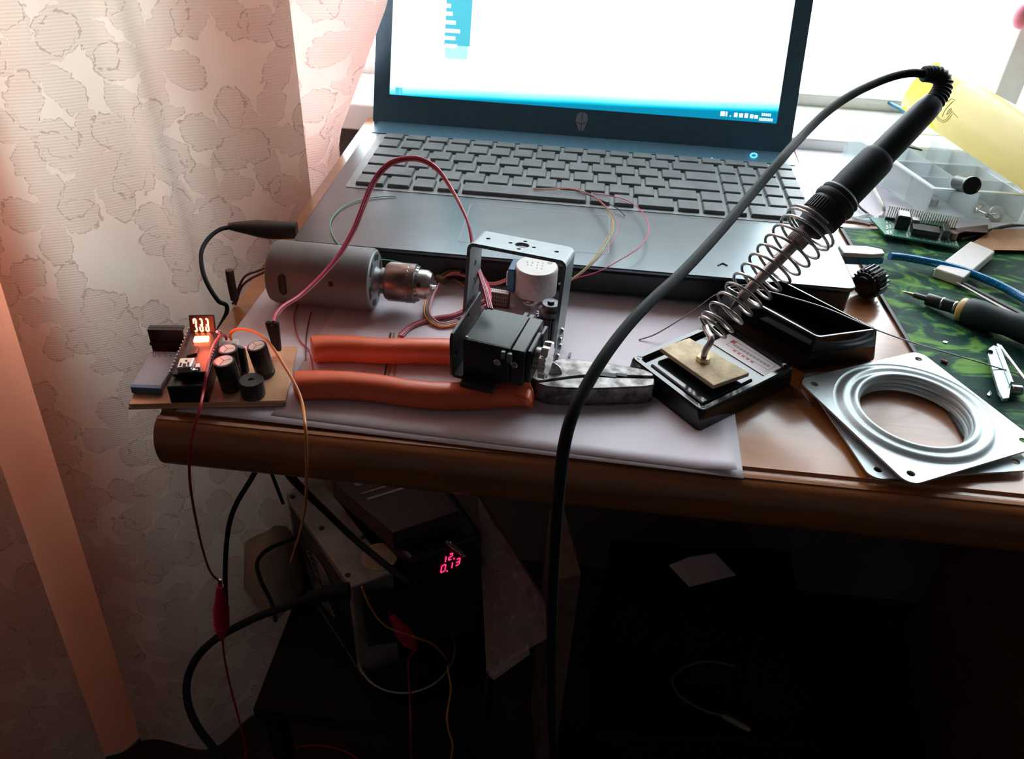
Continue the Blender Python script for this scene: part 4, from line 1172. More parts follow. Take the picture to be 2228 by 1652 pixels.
gmat = thing('desk_mat', 'green marbled desk mat with a dark edge, on the right of the desk', 'mat', (560, -100, 0.2))
ML = 262
def mq(a, b, h): return m0 + ml * a + mw * b + V((0, 0, h))
G().hexa([mq(1.2, 1.2, 0.3), mq(ML, 1.2, 0.3), mq(ML, 420, 0.3), mq(1.2, 420, 0.3)], [mq(1.2, 1.2, 2.2), mq(ML, 1.2, 2.2), mq(ML, 420, 2.2), mq(1.2, 420, 2.2)]).build('mat_surface', gm, gmat, bevel=0.3)
ge = G()
ge.hexa([mq(-1.4, -1.4, 0.3), mq(ML, -1.4, 0.3), mq(ML, 1.2, 0.3), mq(-1.4, 1.2, 0.3)], [mq(-1.2, -1.2, 2.0), mq(ML, -1.2, 2.0), mq(ML, 1.3, 2.0), mq(-1.2, 1.3, 2.0)])
ge.hexa([mq(-1.4, -1.4, 0.3), mq(1.2, -1.4, 0.3), mq(1.2, 420, 0.3), mq(-1.4, 420, 0.3)], [mq(-1.2, -1.2, 2.0), mq(1.2, -1.2, 2.0), mq(1.2, 420, 2.0), mq(-1.2, 420, 2.0)])
ge.build('mat_edging', mat('mat_edge_dark', (0.02, 0.015, 0.015), 0.5), gmat)

# ================================================================== STAMPED SPEAKER FRAMES
fr_m = mat('stamped_grey_metal', (0.48, 0.55, 0.57), 0.40, metal=0.45, var=0.05, scale=0.1)
def speaker_frame(T, m, label, base):
    root = thing('speaker_frame', label, 'metal frame', base)
    S = 45.8
    hl = [circ(0, 0, 44.3, 72)] + [circ(sx_ * 39.0, sy_ * 39.0, 2.15, 14) for sx_ in (-1, 1) for sy_ in (-1, 1)]
    G().plate(rrect(-S, -S, S, S, 7, 8), [list(reversed(h)) for h in hl], -1.1, 0, T).build('square_plate', m, root, smooth=35)
    top_c = [(44.4, 0.0), (43.4, -0.5), (42.2, -0.5), (41.0, 0.3), (39.8, 1.3), (38.6, 1.7), (37.4, 1.4), (36.3, 0.7), (35.3, 0.5), (34.3, 0.9), (33.2, 1.8), (32.0, 2.1), (31.0, 1.6), (30.3, 0.2), (30.0, -1.6)]
    pr = top_c + [(r_i - (0.9 if r_i < 31 else 0.0), z_i - 1.0) for r_i, z_i in reversed(top_c)]
    G().lathe(pr, T, 96, closed=True, caps=False).build('rolled_ring', m, root, smooth=60)
    return root
cL, cT, cB = D(1724, 828, 9), D(1996, 764, 9.5), D(1985, 1056, 8)
cR = cT + cB - cL
cen_f = (cL + cT + cB + cR) / 4
T_up = axes(cen_f, (cT - cL), (cL - cB))
speaker_frame(T_up, fr_m, 'upper grey square speaker frame with a round hole, lying on the twin frame', (cen_f.x, cen_f.y, 6))
lb_ = V((335.5, -256.5, 4.1)); lu_ = V((0.975, 0.222, 0.0)).normalized(); lv_ = V((-0.222, 0.975, 0.0)).normalized()
cen_l = lb_ + (lu_ + lv_) * 45.8
T_lo = axes(cen_l, lu_, lv_)
speaker_frame(T_lo, fr_m, 'lower grey square speaker frame, mostly hidden, its corner over the desk edge', (cen_l.x, cen_l.y, 2.5))

# ================================================================== BLUE USB CABLE
clear_blue = mat('usb_clear_blue', (0.02, 0.30, 0.75), 0.25, var=0.1, coat=0.5)
white_pl = mat('white_plastic', (0.80, 0.82, 0.82), 0.35, var=0.03)
uc = thing('usb_cable', 'translucent blue cable with a white plug in the right side of the laptop', 'cable', (400, -20, 4))
u0 = D(1840, 551, 14); u1_ = D(1940, 556, 14)
UT = axes(u0 + V((-3, 0, 0)), u1_ - u0, V((0, 1, 0)))
G().box((0, -5.0, -6.8), (13, 5.6, -0.5), UT).build('plug_shell', clear_blue, uc, bevel=1.0)
G().prism([(-1, -5.8), (20, -6), (30, -3.4), (30, 3.6), (20, 7.5), (10, 7.0), (-1, 6.4)], -0.4, 3.0, UT).build('plug_cap', white_pl, uc, bevel=0.8)
G().prism([(12, -6.2), (22, -6.0), (31, -3), (31, 3), (20, 6.4), (12, 5.6)], -6.0, -0.6, UT).build('plug_boot', clear_blue, uc, bevel=1.0)
up_ = [D(1936, 557, 12), D(1965, 560, 11), D(2000, 566, 10), D(2045, 575, 9), D(2095, 589, 8), D(2145, 608, 7), D(2190, 629, 6), D(2240, 658, 6), D(2320, 715, 6)]
usb_m = bpy.data.materials.new('braided_blue'); usb_m.use_nodes = True
nt = usb_m.node_tree; N = nt.nodes.new; Lk = nt.links.new; pb = nt.nodes['Principled BSDF']
tcn = N('ShaderNodeTexCoord'); mpn = N('ShaderNodeMapping'); mpn.inputs['Scale'].default_value = (1000,) * 3; Lk(tcn.outputs['Object'], mpn.inputs[0])
vn = N('ShaderNodeTexVoronoi'); vn.inputs['Scale'].default_value = 0.9; Lk(mpn.outputs[0], vn.inputs['Vector'])
rp = N('ShaderNodeValToRGB'); rp.color_ramp.elements[0].color = (0.02, 0.34, 0.62, 1); rp.color_ramp.elements[1].color = (0.0, 0.13, 0.38, 1); rp.color_ramp.elements[0].position = 0.2; rp.color_ramp.elements[1].position = 0.55
Lk(vn.outputs['Distance'], rp.inputs[0]); Lk(rp.outputs[0], pb.inputs['Base Color']); pb.inputs['Roughness'].default_value = 0.2; pb.inputs['Coat Weight'].default_value = 0.6
G().tube(up_, 2.9, 14, 8).build('cord', usb_m, uc)

# ================================================================== WHITE ERASER BLOCK
e0, e1, e2, e3 = D(2035, 583, 10), D(2112, 524, 10), D(2166, 546, 10), D(2098, 605, 10)
dn = V((0, 0, -7.6))
tag(G().hexa([p + dn for p in (e0, e3, e2, e1)], [e0, e3, e2, e1]).build('foam_block', mat('foam_white', (0.78, 0.76, 0.74), 0.85, var=0.04, bump=0.7, bscale=0.9, bdist=0.0003), bevel=1.0),
    'white foam block lying on the green mat behind the blue cable', 'foam block')

# ================================================================== TWEEZERS
tw = thing('tweezers', 'steel tweezers lying on the green mat between blue cable and screwdriver', 'tweezers', D(2100, 620, 3))
t0, t1 = D(2032, 588, 3.2), D(2330, 752, 7)
td = (t1 - t0).normalized(); tn = V((-td.y, td.x, 0)).normalized()
L_t = (t1 - t0).length
for sgn, m_, nm in ((-1, mat('tweezer_steel', (0.55, 0.55, 0.54), 0.28, metal=0.95, var=0.1), 'arm'), (1, mat('tweezer_black', (0.04, 0.05, 0.05), 0.4, metal=0.5), 'arm')):
    vs = []; n = 20
    for i in range(n + 1):
        t = i / n
        w_ = 1.0 + 1.6 * min(1, t * 2.2); gap = (0.4 + 3.6 * math.sin(min(1, t * 0.8) * PI / 2)) if sgn > 0 else -0.4
        c_p = t0 + td * (L_t * (t if sgn < 0 else 0.06 + t * 0.94)) + tn * (gap * 1.0 if sgn > 0 else gap)
        for (a, b) in ((-w_, 0), (w_, 0), (w_, 1.3), (-w_, 1.3)):
            vs.append(c_p + tn * a * 0.75 + V((0, 0, b + (0.9 if sgn > 0 else 0))))
    fs = [(i * 4 + k, i * 4 + (k + 1) % 4, (i + 1) * 4 + (k + 1) % 4, (i + 1) * 4 + k) for i in range(n) for k in range(4)] + [(0, 3, 2, 1), tuple(n * 4 + k for k in range(4))]
    G().add(vs, fs).build(nm, m_, tw, bevel=0.3)

# ================================================================== SCREWDRIVER
sd = thing('precision_screwdriver', 'precision screwdriver with a fat dark handle and yellow ring, lying on the green mat', 'screwdriver', D(2050, 670, 4))
s0, s1 = D(1963, 634, 5.5), D(2250, 722, 13.5)
FT = frame(s0, s1 - s0)
def sl(u): return (D(u, 634 + (u - 1963) * 0.307, 9) - D(1963, 634, 9)).length
G().lathe([(0.3, 0), (0.9, sl(1975)), (1.2, sl(1988)), (1.2, sl(1992))], FT, 14).build('bit_tip', mat('bit_copper', (0.55, 0.38, 0.25), 0.3, metal=1), sd)
G().lathe([(1.7, sl(1989)), (2.0, sl(1993)), (2.0, sl(2020))], FT, 18).build('bit_shank', mat('bit_dark', (0.07, 0.075, 0.07), 0.35, metal=0.7), sd)
G().lathe([(4.0, sl(2019)), (4.4, sl(2022)), (4.4, sl(2052)), (4.4, sl(2085)), (4.0, sl(2092))], FT, 24).build('chuck_sleeve', mat('driver_sleeve', (0.035, 0.045, 0.04), 0.3, metal=0.6), sd)
for u_ in (2052, 2080):
    G().lathe([(4.45, sl(u_)), (4.65, sl(u_) + 0.3), (4.65, sl(u_) + 1.0), (4.45, sl(u_) + 1.3)], FT, 24, closed=True, caps=False).build('bright_ring', steel, sd)
G().lathe([(5.0, sl(2088)), (7.4, sl(2092)), (8.2, sl(2096)), (8.2, sl(2104)), (7.0, sl(2106))], FT, 30).build('yellow_ring', mat('ring_ochre', (0.52, 0.36, 0.13), 0.4), sd)
G().lathe([(8.0, sl(2103)), (9.4, sl(2112)), (9.6, sl(2135)), (8.6, sl(2165)), (8.0, sl(2200)), (9.5, sl(2240)), (9.8, sl(2300)), (7, sl(2330))], FT, 36).build('handle', mat('driver_handle_dark', (0.014, 0.026, 0.027), 0.55, var=0.1, spec=0.3), sd)

# ================================================================== NAIL-CLIPPER LIKE METAL TOOL AT THE RIGHT EDGE
nc = thing('wire_clipper', 'small steel clipper with two narrow blades at the right edge of the mat', 'clipper', D(2190, 840, 3))
clip_m = mat('clipper_grey', (0.34, 0.42, 0.42), 0.35, metal=0.7, var=0.15, scale=0.3)
arm = [(2150, 770), (2152, 757), (2162, 751), (2174, 757), (2184, 775), (2196, 803), (2200, 838), (2196, 866), (2183, 868), (2172, 846), (2160, 806)]
pz_ = [D(u, v, 9) for u, v in arm]
G().hexa([p + V((0, 0, -2.2)) for p in reversed(pz_)], list(reversed(pz_))).build('side_blade', clip_m, nc, bevel=0.3)
G().cyl(D(2154, 767, 9), D(2154, 767, 9.3), 1.7, seg=16).build('blade_hole', black_matte, nc)
def bar(a, b, w_, h_, nm, m_):
    a = V(a); b = V(b); t_ = (b - a).normalized(); s_ = V((-t_.y, t_.x, 0)).normalized() * w_
    G().hexa([a - s_, b - s_, b + s_, a + s_], [a - s_ + V((0, 0, h_)), b - s_ + V((0, 0, h_)), b + s_ + V((0, 0, h_)), a + s_ + V((0, 0, h_))]).build(nm, m_, nc, bevel=0.2)
bright = mat('clipper_bright_edge', (0.75, 0.78, 0.78), 0.25, metal=0.8)
bar(D(2168, 755, 9.2), D(2199, 838, 9.2), 0.7, 2.5, 'cutting_edge', bright)
bar(D(2172, 757, 8.2), D(2250, 862, 7.2), 0.8, 2.5, 'lever', bright)
G().cyl(D(2198, 848, 6), D(2222, 850, 6), 3.2, seg=20).build('pivot_pin', steel, nc, bevel=0.5)
G().cyl(D(2178, 862, 2.5), D(2190, 850, 7), 2.6, seg=16).build('spring_seat', steel_dk, nc)
tag(G().hexa([D(2146, 860, 2.3), D(2154, 866, 2.3), D(2159, 858, 2.3), D(2156, 850, 2.3)], [D(2147, 858, 3.2), D(2153, 862, 3.2), D(2158, 855, 3.2), D(2155, 849, 3.2)]).build('foil_scrap', steel, bevel=0.2), 'tiny shiny metal scrap on the mat beside the upper speaker frame', 'scrap')
tag(G().cyl(D(2048, 784, 3.2), D(2062, 790, 3.2), 1.0, seg=12).build('red_bead', mat('bead_dark_red', (0.22, 0.04, 0.05), 0.4), bevel=0.3), 'tiny dark red bead on the mat behind the upper speaker frame', 'bead')
tag(G().hexa([D(2050, 745, 2.3), D(2060, 748, 2.3), D(2063, 744, 2.3), D(2054, 742, 2.3)], [D(2050, 744, 2.8), D(2060, 747, 2.8), D(2063, 743, 2.8), D(2054, 741, 2.8)]).build('wire_clipping', white_pl), 'tiny pale clipping on the dark green mat near the thin grey wire', 'scrap')

# ================================================================== CIRCUIT BOARD WITH PINS
gp_ = mat('pcb_green', (0.03, 0.20, 0.13), 0.4, var=0.2, scale=0.3)
pq = [D(1926, 510, 7), D(2088, 538, 7), D(2062, 482, 7), D(1893, 473, 7)]
pc_ = thing('circuit_board', 'green prototype circuit board with chips and a long pin row, on the mat', 'circuit board', D(1990, 505, 2))
G().hexa([p + V((0, 0, -1.5)) for p in pq], pq).build('board', gp_, pc_, bevel=0.2)
pxu = (pq[1] - pq[0]).normalized(); pyu = (pq[3] - pq[0]).normalized()
PL_, PW_ = (pq[1] - pq[0]).length, (pq[3] - pq[0]).length
PT = axes(pq[0], pxu, pyu)
pads = G()
tin = mat('solder_tin', (0.62, 0.66, 0.64), 0.3, metal=0.85, var=0.2)
for i in range(int(PL_ / 2.4)):
    for j in range(int(PW_ / 2.4)):
        if (i * 7 + j * 3) % 5 < 4:
            pads.box((1.2 + i * 2.4, 1.2 + j * 2.2, 0), (2.6 + i * 2.4, 2.3 + j * 2.2, 0.35), PT)
po = pads.build('solder_pads', tin, pc_, smooth=0); po['kind'] = 'stuff'
G().box((7, PW_ * 0.45, 0.3), (17, PW_ * 0.85, 11), PT).build('tall_chip', black_pl, pc_, bevel=0.4)
G().box((8, PW_ * 0.47, 11), (16, PW_ * 0.83, 11.6), PT).build('chip_cap', tin, pc_, bevel=0.3)
G().box((19, PW_ * 0.62, 0.3), (24.5, PW_ * 0.85, 8), PT).build('crystal_can', tin, pc_, bevel=0.8)
G().box((19, PW_ * 0.2, 0.3), (39, PW_ * 0.6, 6), PT).build('socket_strip', black_pl, pc_, bevel=0.3)
G().box((41, PW_ * 0.25, 0.3), (46, PW_ * 0.7, 8), PT).build('relay', black_pl, pc_, bevel=0.3)
G().cyl(PT @ V((50, PW_ * 0.4, 0.3)), PT @ V((50, PW_ * 0.4, 6)), 2.6, seg=16).build('small_capacitor', mat('cap_rust', (0.22, 0.12, 0.10), 0.4), pc_, bevel=0.3)
pin_m = mat('pin_gold', (0.62, 0.48, 0.22), 0.3, metal=1)
for k in range(30):
    x = 1 + k * 1.75
    G().box((x, PW_ - 1.3, 0.3), (x + 0.6, PW_ - 0.7, 12), PT).build('header_pin', pin_m, pc_, smooth=0)
G().box((0.4, PW_ - 1.9, 0.3), (1 + 30 * 1.75, PW_ - 0.1, 2.4), PT).build('header_base', black_pl, pc_)

# ================================================================== PLASTIC ORGANISER BOX
clear_m = mat('clear_plastic', (0.78, 0.88, 0.92), 0.12, var=0.0, alpha=0.17, coat=0.3)
ob = thing('organiser_box', 'translucent plastic compartment box standing at the back right of the desk', 'box', D(2120, 470, 8))
g0 = D(2010, 474, 9); g1 = D(1845, 352, 9)
oy = (g1 - g0); OL = 128; oy = oy.normalized(); ox = V((-oy.y, oy.x, 0)) * -1
if ox.x < 0: ox = -ox
ox = V((0.985, 0.03, 0)).normalized()
OT = Matrix(((ox.x, oy.x, 0, g0.x), (ox.y, oy.y, 0, g0.y), (0, 0, 1, 9), (0, 0, 0, 1)))
OW, OH, t_w = 112, 26, 1.4
G().prism([(3, 0), (OW, 0), (OW, OL), (0, OL), (0, 3)], 0, t_w, OT).build('box_floor', clear_m, ob)
G().prism([(0, 0), (OW, 0), (OW, t_w), (0, t_w)], t_w, OH, OT).build('front_wall', clear_m, ob, bevel=0.3)
G().prism([(0, OL - t_w), (OW, OL - t_w), (OW, OL), (0, OL)], t_w, OH, OT).build('back_wall', clear_m, ob, bevel=0.3)
G().prism([(0, t_w), (t_w, t_w), (t_w, OL - t_w), (0, OL - t_w)], t_w, OH, OT).build('side_wall', clear_m, ob, bevel=0.3)
G().prism([(OW - t_w, t_w), (OW, t_w), (OW, OL - t_w), (OW - t_w, OL - t_w)], t_w, OH, OT).build('side_wall', clear_m, ob, bevel=0.3)
rim = G()
rim.plate([(-4, -4), (OW + 4, -4), (OW + 4, OL + 4), (-4, OL + 4)], [[(0, 0), (0, OL), (OW, OL), (OW, 0)]], OH - 1, OH + 0.6, OT)
rim.build('rim', mat('clear_plastic_rim', (0.85, 0.93, 0.95), 0.15, var=0, alpha=0.5), ob, bevel=0.3)
for x in (36, 74):
    G().box((x, t_w, t_w), (x + 1.2, OL - t_w, OH - 3), OT).build('divider', clear_m, ob)
for y in (30, 62, 96):
    G().box((t_w, y, t_w), (OW - t_w, y + 1.2, OH - 3), OT).build('divider', clear_m, ob)
# contents
cc0 = D(2116, 404, 46); cc1 = D(2080, 396, 37)
cb = thing('black_capacitor', 'black cylindrical capacitor sticking out of the plastic compartment box', 'capacitor', tuple(cc1))
CTT = frame(cc0, cc1 - cc0)
G().lathe([(0.01, 0.8), (5.0, 0.8), (5.6, 0.0), (6.6, 0.2), (7.0, 1.2), (7.0, 3), (6.3, 4), (6.3, 24), (5.8, 25)], CTT, 32).build('sleeve', mat('capacitor_black', (0.012, 0.014, 0.016), 0.28), cb)
G().box((-1.6, 6.4, 4), (1.6, 6.6, 24), CTT).build('pale_stripe', mat('stripe_grey', (0.55, 0.6, 0.62), 0.4), cb)
def small(name, o, m_, label, cat, group=None, **kw):
    return tag(o.build(name, m_, **kw), label, cat, group)
small('washer', G().lathe([(6.6, 0), (6.6, 1.2), (3.4, 1.2), (3.4, 0)], frame(D(2166, 466, 14), (0.2, -0.9, 0.45)), 32, closed=True, caps=False), mat('washer_pale', (0.6, 0.64, 0.62), 0.35, metal=0.6), 'round pale ring standing in the front compartment of the plastic box', 'ring')
screw_m = steel
for k, (u, v, du, dv) in enumerate(((2122, 452, 16, -5), (2128, 458, 22, 10), (2136, 447, -14, 14), (2150, 468, 16, -3))):
    a, b = D(u, v, 13 + k), D(u + du, v + dv, 15)
    sgo = G().cyl(a, b, 0.9, seg=10); dd = (a - b).normalized()
    sgo.lathe([(0.4, 0), (2.1, 0.2), (2.1, 1.2), (0.9, 2.0)], frame(a, dd), 12)
    small('screw', sgo, screw_m, ('steel screw leftmost in the small pile inside the front of the plastic box', 'steel screw lying lowest in the small pile inside the plastic box', 'steel screw lying topmost in the small pile inside the plastic box', 'steel screw nearest the round pale ring in the plastic box')[k], 'screw', 'steel screws in the front compartment')
small('small_part', G().box((-6, -3, 0), (6, 3, 5), rz(D(2000, 410, 10.6), 0.6)), mat('part_grey', (0.22, 0.25, 0.27), 0.5), 'dark grey component in the left compartment of the plastic box', 'component', bevel=0.6)
small('small_part', G().box((-5, -3, 0), (5, 3, 4), rz(D(2160, 400, 10.6), 0.3)), MATS['part_grey'], 'dark grey component right of the black capacitor in the plastic box', 'component', bevel=0.6)
small('small_part', G().lathe([(0.01, 0), (5, 0), (5, 6), (0.01, 6)], Matrix.Translation(D(2025, 445, 10.6)), 20), mat('part_brown', (0.28, 0.2, 0.19), 0.5), 'short brownish round component near the front left corner of the plastic box', 'component', bevel=0.6)
small('folded_paper', G().hexa([D(2030, 402, 10.8), D(2055, 415, 10.8), D(2035, 423, 10.8), D(2012, 408, 10.8)][::-1], [D(2030, 402, 12.5), D(2055, 415, 12.5), D(2035, 423, 12.5), D(2012, 408, 12.5)][::-1]), white_pl, 'white folded slip inside the plastic box', 'paper')
# white sheets under and behind the box
sheet('paper_sheet', (372, 60), (600, 52), 165, 0.6, 'large bright white sheet behind and under the plastic compartment box', wave=0.4)
# ---------------------------------------------------------------- little things behind the iron
bp = thing('blue_pen_probe', 'slim blue probe lying on the white sheet behind the iron handle', 'probe', D(1950, 235, 16))
b0, b1_ = D(1925, 219, 20), D(2012, 262, 20)
FB = frame(b0, b1_ - b0); LB_ = (b1_ - b0).length
G().lathe([(1.5, 0), (1.8, 0.4), (1.8, LB_ * 0.42), (2.8, LB_ * 0.44), (2.8, LB_)], FB, 16).build('probe_body', mat('probe_blue', (0.02, 0.20, 0.34), 0.4), bp)
G().lathe([(1.0, -0.4), (1.6, -0.2), (1.6, 0.3)], FB, 12).build('probe_end', mat('probe_end_blue', (0.05, 0.3, 0.5), 0.4), bp)
pk = thing('pointed_pick', 'dark pointed pick with white dots showing below the iron handle', 'pick', D(1975, 320, 12))
q0, q1 = D(1930, 304, 41), D(2006, 329, 39)
pd = (q1 - q0).normalized(); pn_ = V((-pd.y, pd.x, 0)); LQ = (q1 - q0).length
PKT = Matrix(((pd.x, pn_.x, 0, q0.x), (pd.y, pn_.y, 0, q0.y), (pd.z, 0, 1, q0.z), (0, 0, 0, 1)))
G().prism([(0, -3.2), (LQ * 0.6, -3.2), (LQ, 0), (LQ * 0.6, 3.2), (0, 3.2)], 0, 1.4, PKT).build('pick_body', mat('pick_dark', (0.05, 0.055, 0.055), 0.4), pk)
for k in range(4): G().cyl(PKT @ V((LQ * 0.58 - k * 4.2, 0, 1.3)), PKT @ V((LQ * 0.58 - k * 4.2, 0, 1.7)), 1.0, seg=12).build('white_dot', white_pl, pk)
# ---------------------------------------------------------------- cords left of the box
wire('white_cord', [D(1880, 385, 4), D(1897, 400, 7), D(1908, 422, 9), D(1921, 448, 7), D(1922, 462, 3), D(1915, 472, 2.2)], 1.6, mat('cord_white', (0.62, 0.60, 0.56), 0.45), 'short white cord curving down from the plastic box to the circuit board', 'cord')
wire('dark_cord', [D(1840, 420, 3), D(1860, 436, 5), D(1872, 452, 4), D(1892, 468, 2.5)], 0.9, black_matte, 'thin dark cord ending at the left corner of the green circuit board', 'cord')
wire('dark_cord', [D(2090, 522, 3.4), D(2120, 512, 3.5), D(2160, 500, 3.4), D(2200, 491, 3.4), D(2260, 488, 3.4)], 1.5, mat('cord_green_black', (0.04, 0.05, 0.05), 0.5), 'dark cord running right from the circuit board under the plastic box', 'cord')
wire('beige_pencil', [D(1840, 482, 3.2), D(1866, 484, 3.2), D(1894, 490, 3.4)], 1.3, mat('pencil_beige', (0.42, 0.34, 0.28), 0.5), 'short beige rod lying just left of the green circuit board', 'rod', smooth=2)
cw = thing('clear_tube_coil', 'clear plastic loop lying between the laptop and the green circuit board', 'plastic loop', D(1870, 450, 1))
G().tube([D(1848, 440, 2), D(1850, 465, 2), D(1868, 478, 2), D(1895, 480, 2.4), D(1905, 474, 2.4), D(1885, 468, 2.4), D(1862, 474, 2.4)], 1.3, 10, 8).build('loop', MATS['clear_plastic_rim'], cw)
# pink-brown board under the box at the right
tag(G().hexa([D(2096, 542, 2.6), D(2100, 544, 2.6), D(2320, 548, 2.6), D(2330, 498, 2.6), D(2160, 500, 2.6)], [D(2096, 541, 5), D(2100, 543, 5), D(2320, 547, 5), D(2330, 497, 5), D(2160, 499, 5)]).build('cardboard_piece', mat('cardboard_tan', (0.50, 0.27, 0.16), 0.7, var=0.1), bevel=0.3),
    'tan piece of board on the mat right of the white foam block', 'board')
tag(G().hexa([D(2060, 500, 2.6), D(2070, 514, 2.6), D(2100, 505, 2.6), D(2150, 508, 2.6), D(2150, 490, 2.6)][::1], [D(2060, 499, 9), D(2070, 513, 9), D(2100, 504, 9), D(2150, 507, 9), D(2150, 489, 9)]).build('brown_clip', mat('clip_brown', (0.16, 0.09, 0.08), 0.5), bevel=0.5),
    'brown plastic clip between the circuit board and the plastic box', 'clip')

# ================================================================== YELLOW ROLL
yr = thing('yellow_roll', 'rolled yellow plastic sleeve with a line drawing, lying on the plastic box', 'roll', (560, 150, 38))
YR = 24.0
ya, yb = D(2002, 188, 37 + YR), D(2400, 430, 37 + YR)
YT = frame(ya, yb - ya, (0, 0, 1)); YL = (yb - ya).length
def film(name, col, tcol, mixv):
    m_ = mat(name, col, 0.3, var=0.04)
    nt = m_.node_tree; b_n = nt.nodes['Principled BSDF']; out = nt.nodes['Material Output']
    trn = nt.nodes.new('ShaderNodeBsdfTranslucent'); mxs = nt.nodes.new('ShaderNodeMixShader'); mxs.inputs[0].default_value = mixv
    trn.inputs[0].default_value = (*tcol, 1)
    nt.links.new(b_n.outputs[0], mxs.inputs[1]); nt.links.new(trn.outputs[0], mxs.inputs[2]); nt.links.new(mxs.outputs[0], out.inputs[0])
    return m_
ypale = film('yellow_film_pale', (0.80, 0.72, 0.42), (0.85, 0.76, 0.44), 0.6)
yel = film('yellow_film_bright', (0.72, 0.68, 0.02), (0.76, 0.72, 0.02), 0.5)
camloc = YT.inverted() @ V(CC)
acam = math.atan2(camloc.y, camloc.x)
cutz = lambda a: 46 * math.cos(a - acam)
n = 64
ZB = (D(2086, 240, 37 + YR) - ya).length
def shell(R_, za, zb):
    vs = []
    for k in range(n):
        a = 2 * PI * k / n
        vs.append((R_ * math.cos(a), R_ * math.sin(a), za(a))); vs.append((R_ * math.cos(a), R_ * math.sin(a), zb))
    return G().add(vs, [(k * 2, ((k + 1) % n) * 2, ((k + 1) % n) * 2 + 1, k * 2 + 1) for k in range(n)], YT)
shell(YR, lambda a: ZB, YL).build('outer_film', ypale, yr)
shell(YR, cutz, ZB).build('yellow_end', yel, yr)
YTi = YT.inverted()
def on_outer(u, v):
    o = YTi @ V(CC); d = YTi.to_3x3() @ V(ray(u, v))
    A_ = d.x ** 2 + d.y ** 2; B_ = o.x * d.x + o.y * d.y; C_ = o.x ** 2 + o.y ** 2 - (YR * 1.005) ** 2
    t = (-B_ - math.sqrt(max(0.0, B_ * B_ - A_ * C_))) / A_
    return YT @ (o + d * t)
dr = G()
for st_ in ([(2036, 246), (2042, 256), (2052, 262), (2062, 256), (2070, 244)], [(2034, 250), (2041, 260), (2052, 266), (2063, 260), (2072, 248)], [(2050, 254), (2056, 240), (2066, 228), (2074, 220)], [(2066, 237), (2076, 248), (2084, 256)],
            [(2062, 222), (2070, 215), (2078, 218)], [(2060, 248), (2064, 240), (2070, 236), (2066, 244), (2060, 250)]):
    dr.tube([on_outer(u, v) for u, v in st_], 0.3, 6, 5)
dr.build('line_drawing', mat('ink_olive', (0.30, 0.29, 0.05), 0.6), yr)
# pink thing hanging by the window frame
tag(G().sphere(YP(2226, 36, 305), 9, 16, (1, 1, 1.3)).build('pink_tassel', mat('tassel_pink', (0.75, 0.22, 0.30), 0.7)), 'small pink tassel hanging at the window edge, cut by the right border', 'tassel')
# ================================================================== LITTLE WOODEN BOARD WITH ELECTRONICS
ply = wood('plywood_pale', (0.80, 0.46, 0.26), (0.66, 0.34, 0.17), ring=0.03, rough=0.5, coat=0.05, stretch=(0.1, 1, 1))
eb = thing('electronics_board', 'small wooden board carrying a lit red display, chips and capacitors, over the desk corner', 'circuit board', D(450, 860, 1.4))
fl_, fr_, br_ = D(280, 880, 5), D(622, 872, 5), D(650, 753, 5)
ET = axes(fl_, fr_ - fl_, br_ - fr_)
EW, ED = (fr_ - fl_).length, (br_ - fr_).length
G().box((0, 0, -1.9), (EW, ED, 0), ET).build('plywood_top', ply, eb, bevel=0.3)
G().box((-0.8, -0.3, -3.6), (EW - 2, ED, -1.95), ET).build('plywood_bottom', ply, eb, bevel=0.3)
def Q(pxs, h): return [D(u, v, h) for u, v in pxs]
def slab(pxs, h0, h1, nm, m_, par=None, bevel=0.3, **kw):
    top = Q(pxs, h1)
    ar = sum(top[i].x * top[(i + 1) % len(top)].y - top[(i + 1) % len(top)].x * top[i].y for i in range(len(top)))
    if ar < 0: top.reverse()
    bot = [V((p.x, p.y, h0)) for p in top]
    return G().hexa(bot, top).build(nm, m_, par or eb, bevel=bevel, **kw)
mod_m = mat('module_grey_blue', (0.30, 0.34, 0.40), 0.35, var=0.08)
md1 = slab([(284, 838), (350, 840), (396, 766), (328, 764)], 6.2, 9.5, 'flat_module', mod_m, bevel=0.5)
slab([(283, 843), (350, 846), (352, 838), (285, 836)], 5.5, 9.8, 'module_blue_edge', mat('module_blue', (0.06, 0.13, 0.25), 0.35), md1)
for k in range(5):
    G().tube([D(338 + k * 12, 766, 9.8), D(335 + k * 12, 775, 9.8)], 0.35, 6, 2).build('solder_point', tin, md1)
# upright heat sink plate
hp = D(372, 764, 5.2)
HT = rz(hp, 0.14)
hs_m = mat('heat_sink_black', (0.03, 0.018, 0.018), 0.3, var=0.2, metal=0.3)
G().box((-10, -1.2, 0), (9.5, 1.2, 15.5), HT).build('heat_sink', hs_m, eb, bevel=0.3)
G().box((-10.2, -2.6, 5.5), (9.7, -1.2, 7.2), HT).build('heat_sink_fin', hs_m, eb, bevel=0.3)
G().box((-10.2, 1.2, 14.3), (9.7, 4.2, 15.5), HT).build('heat_sink_flange', hs_m, eb, bevel=0.3)
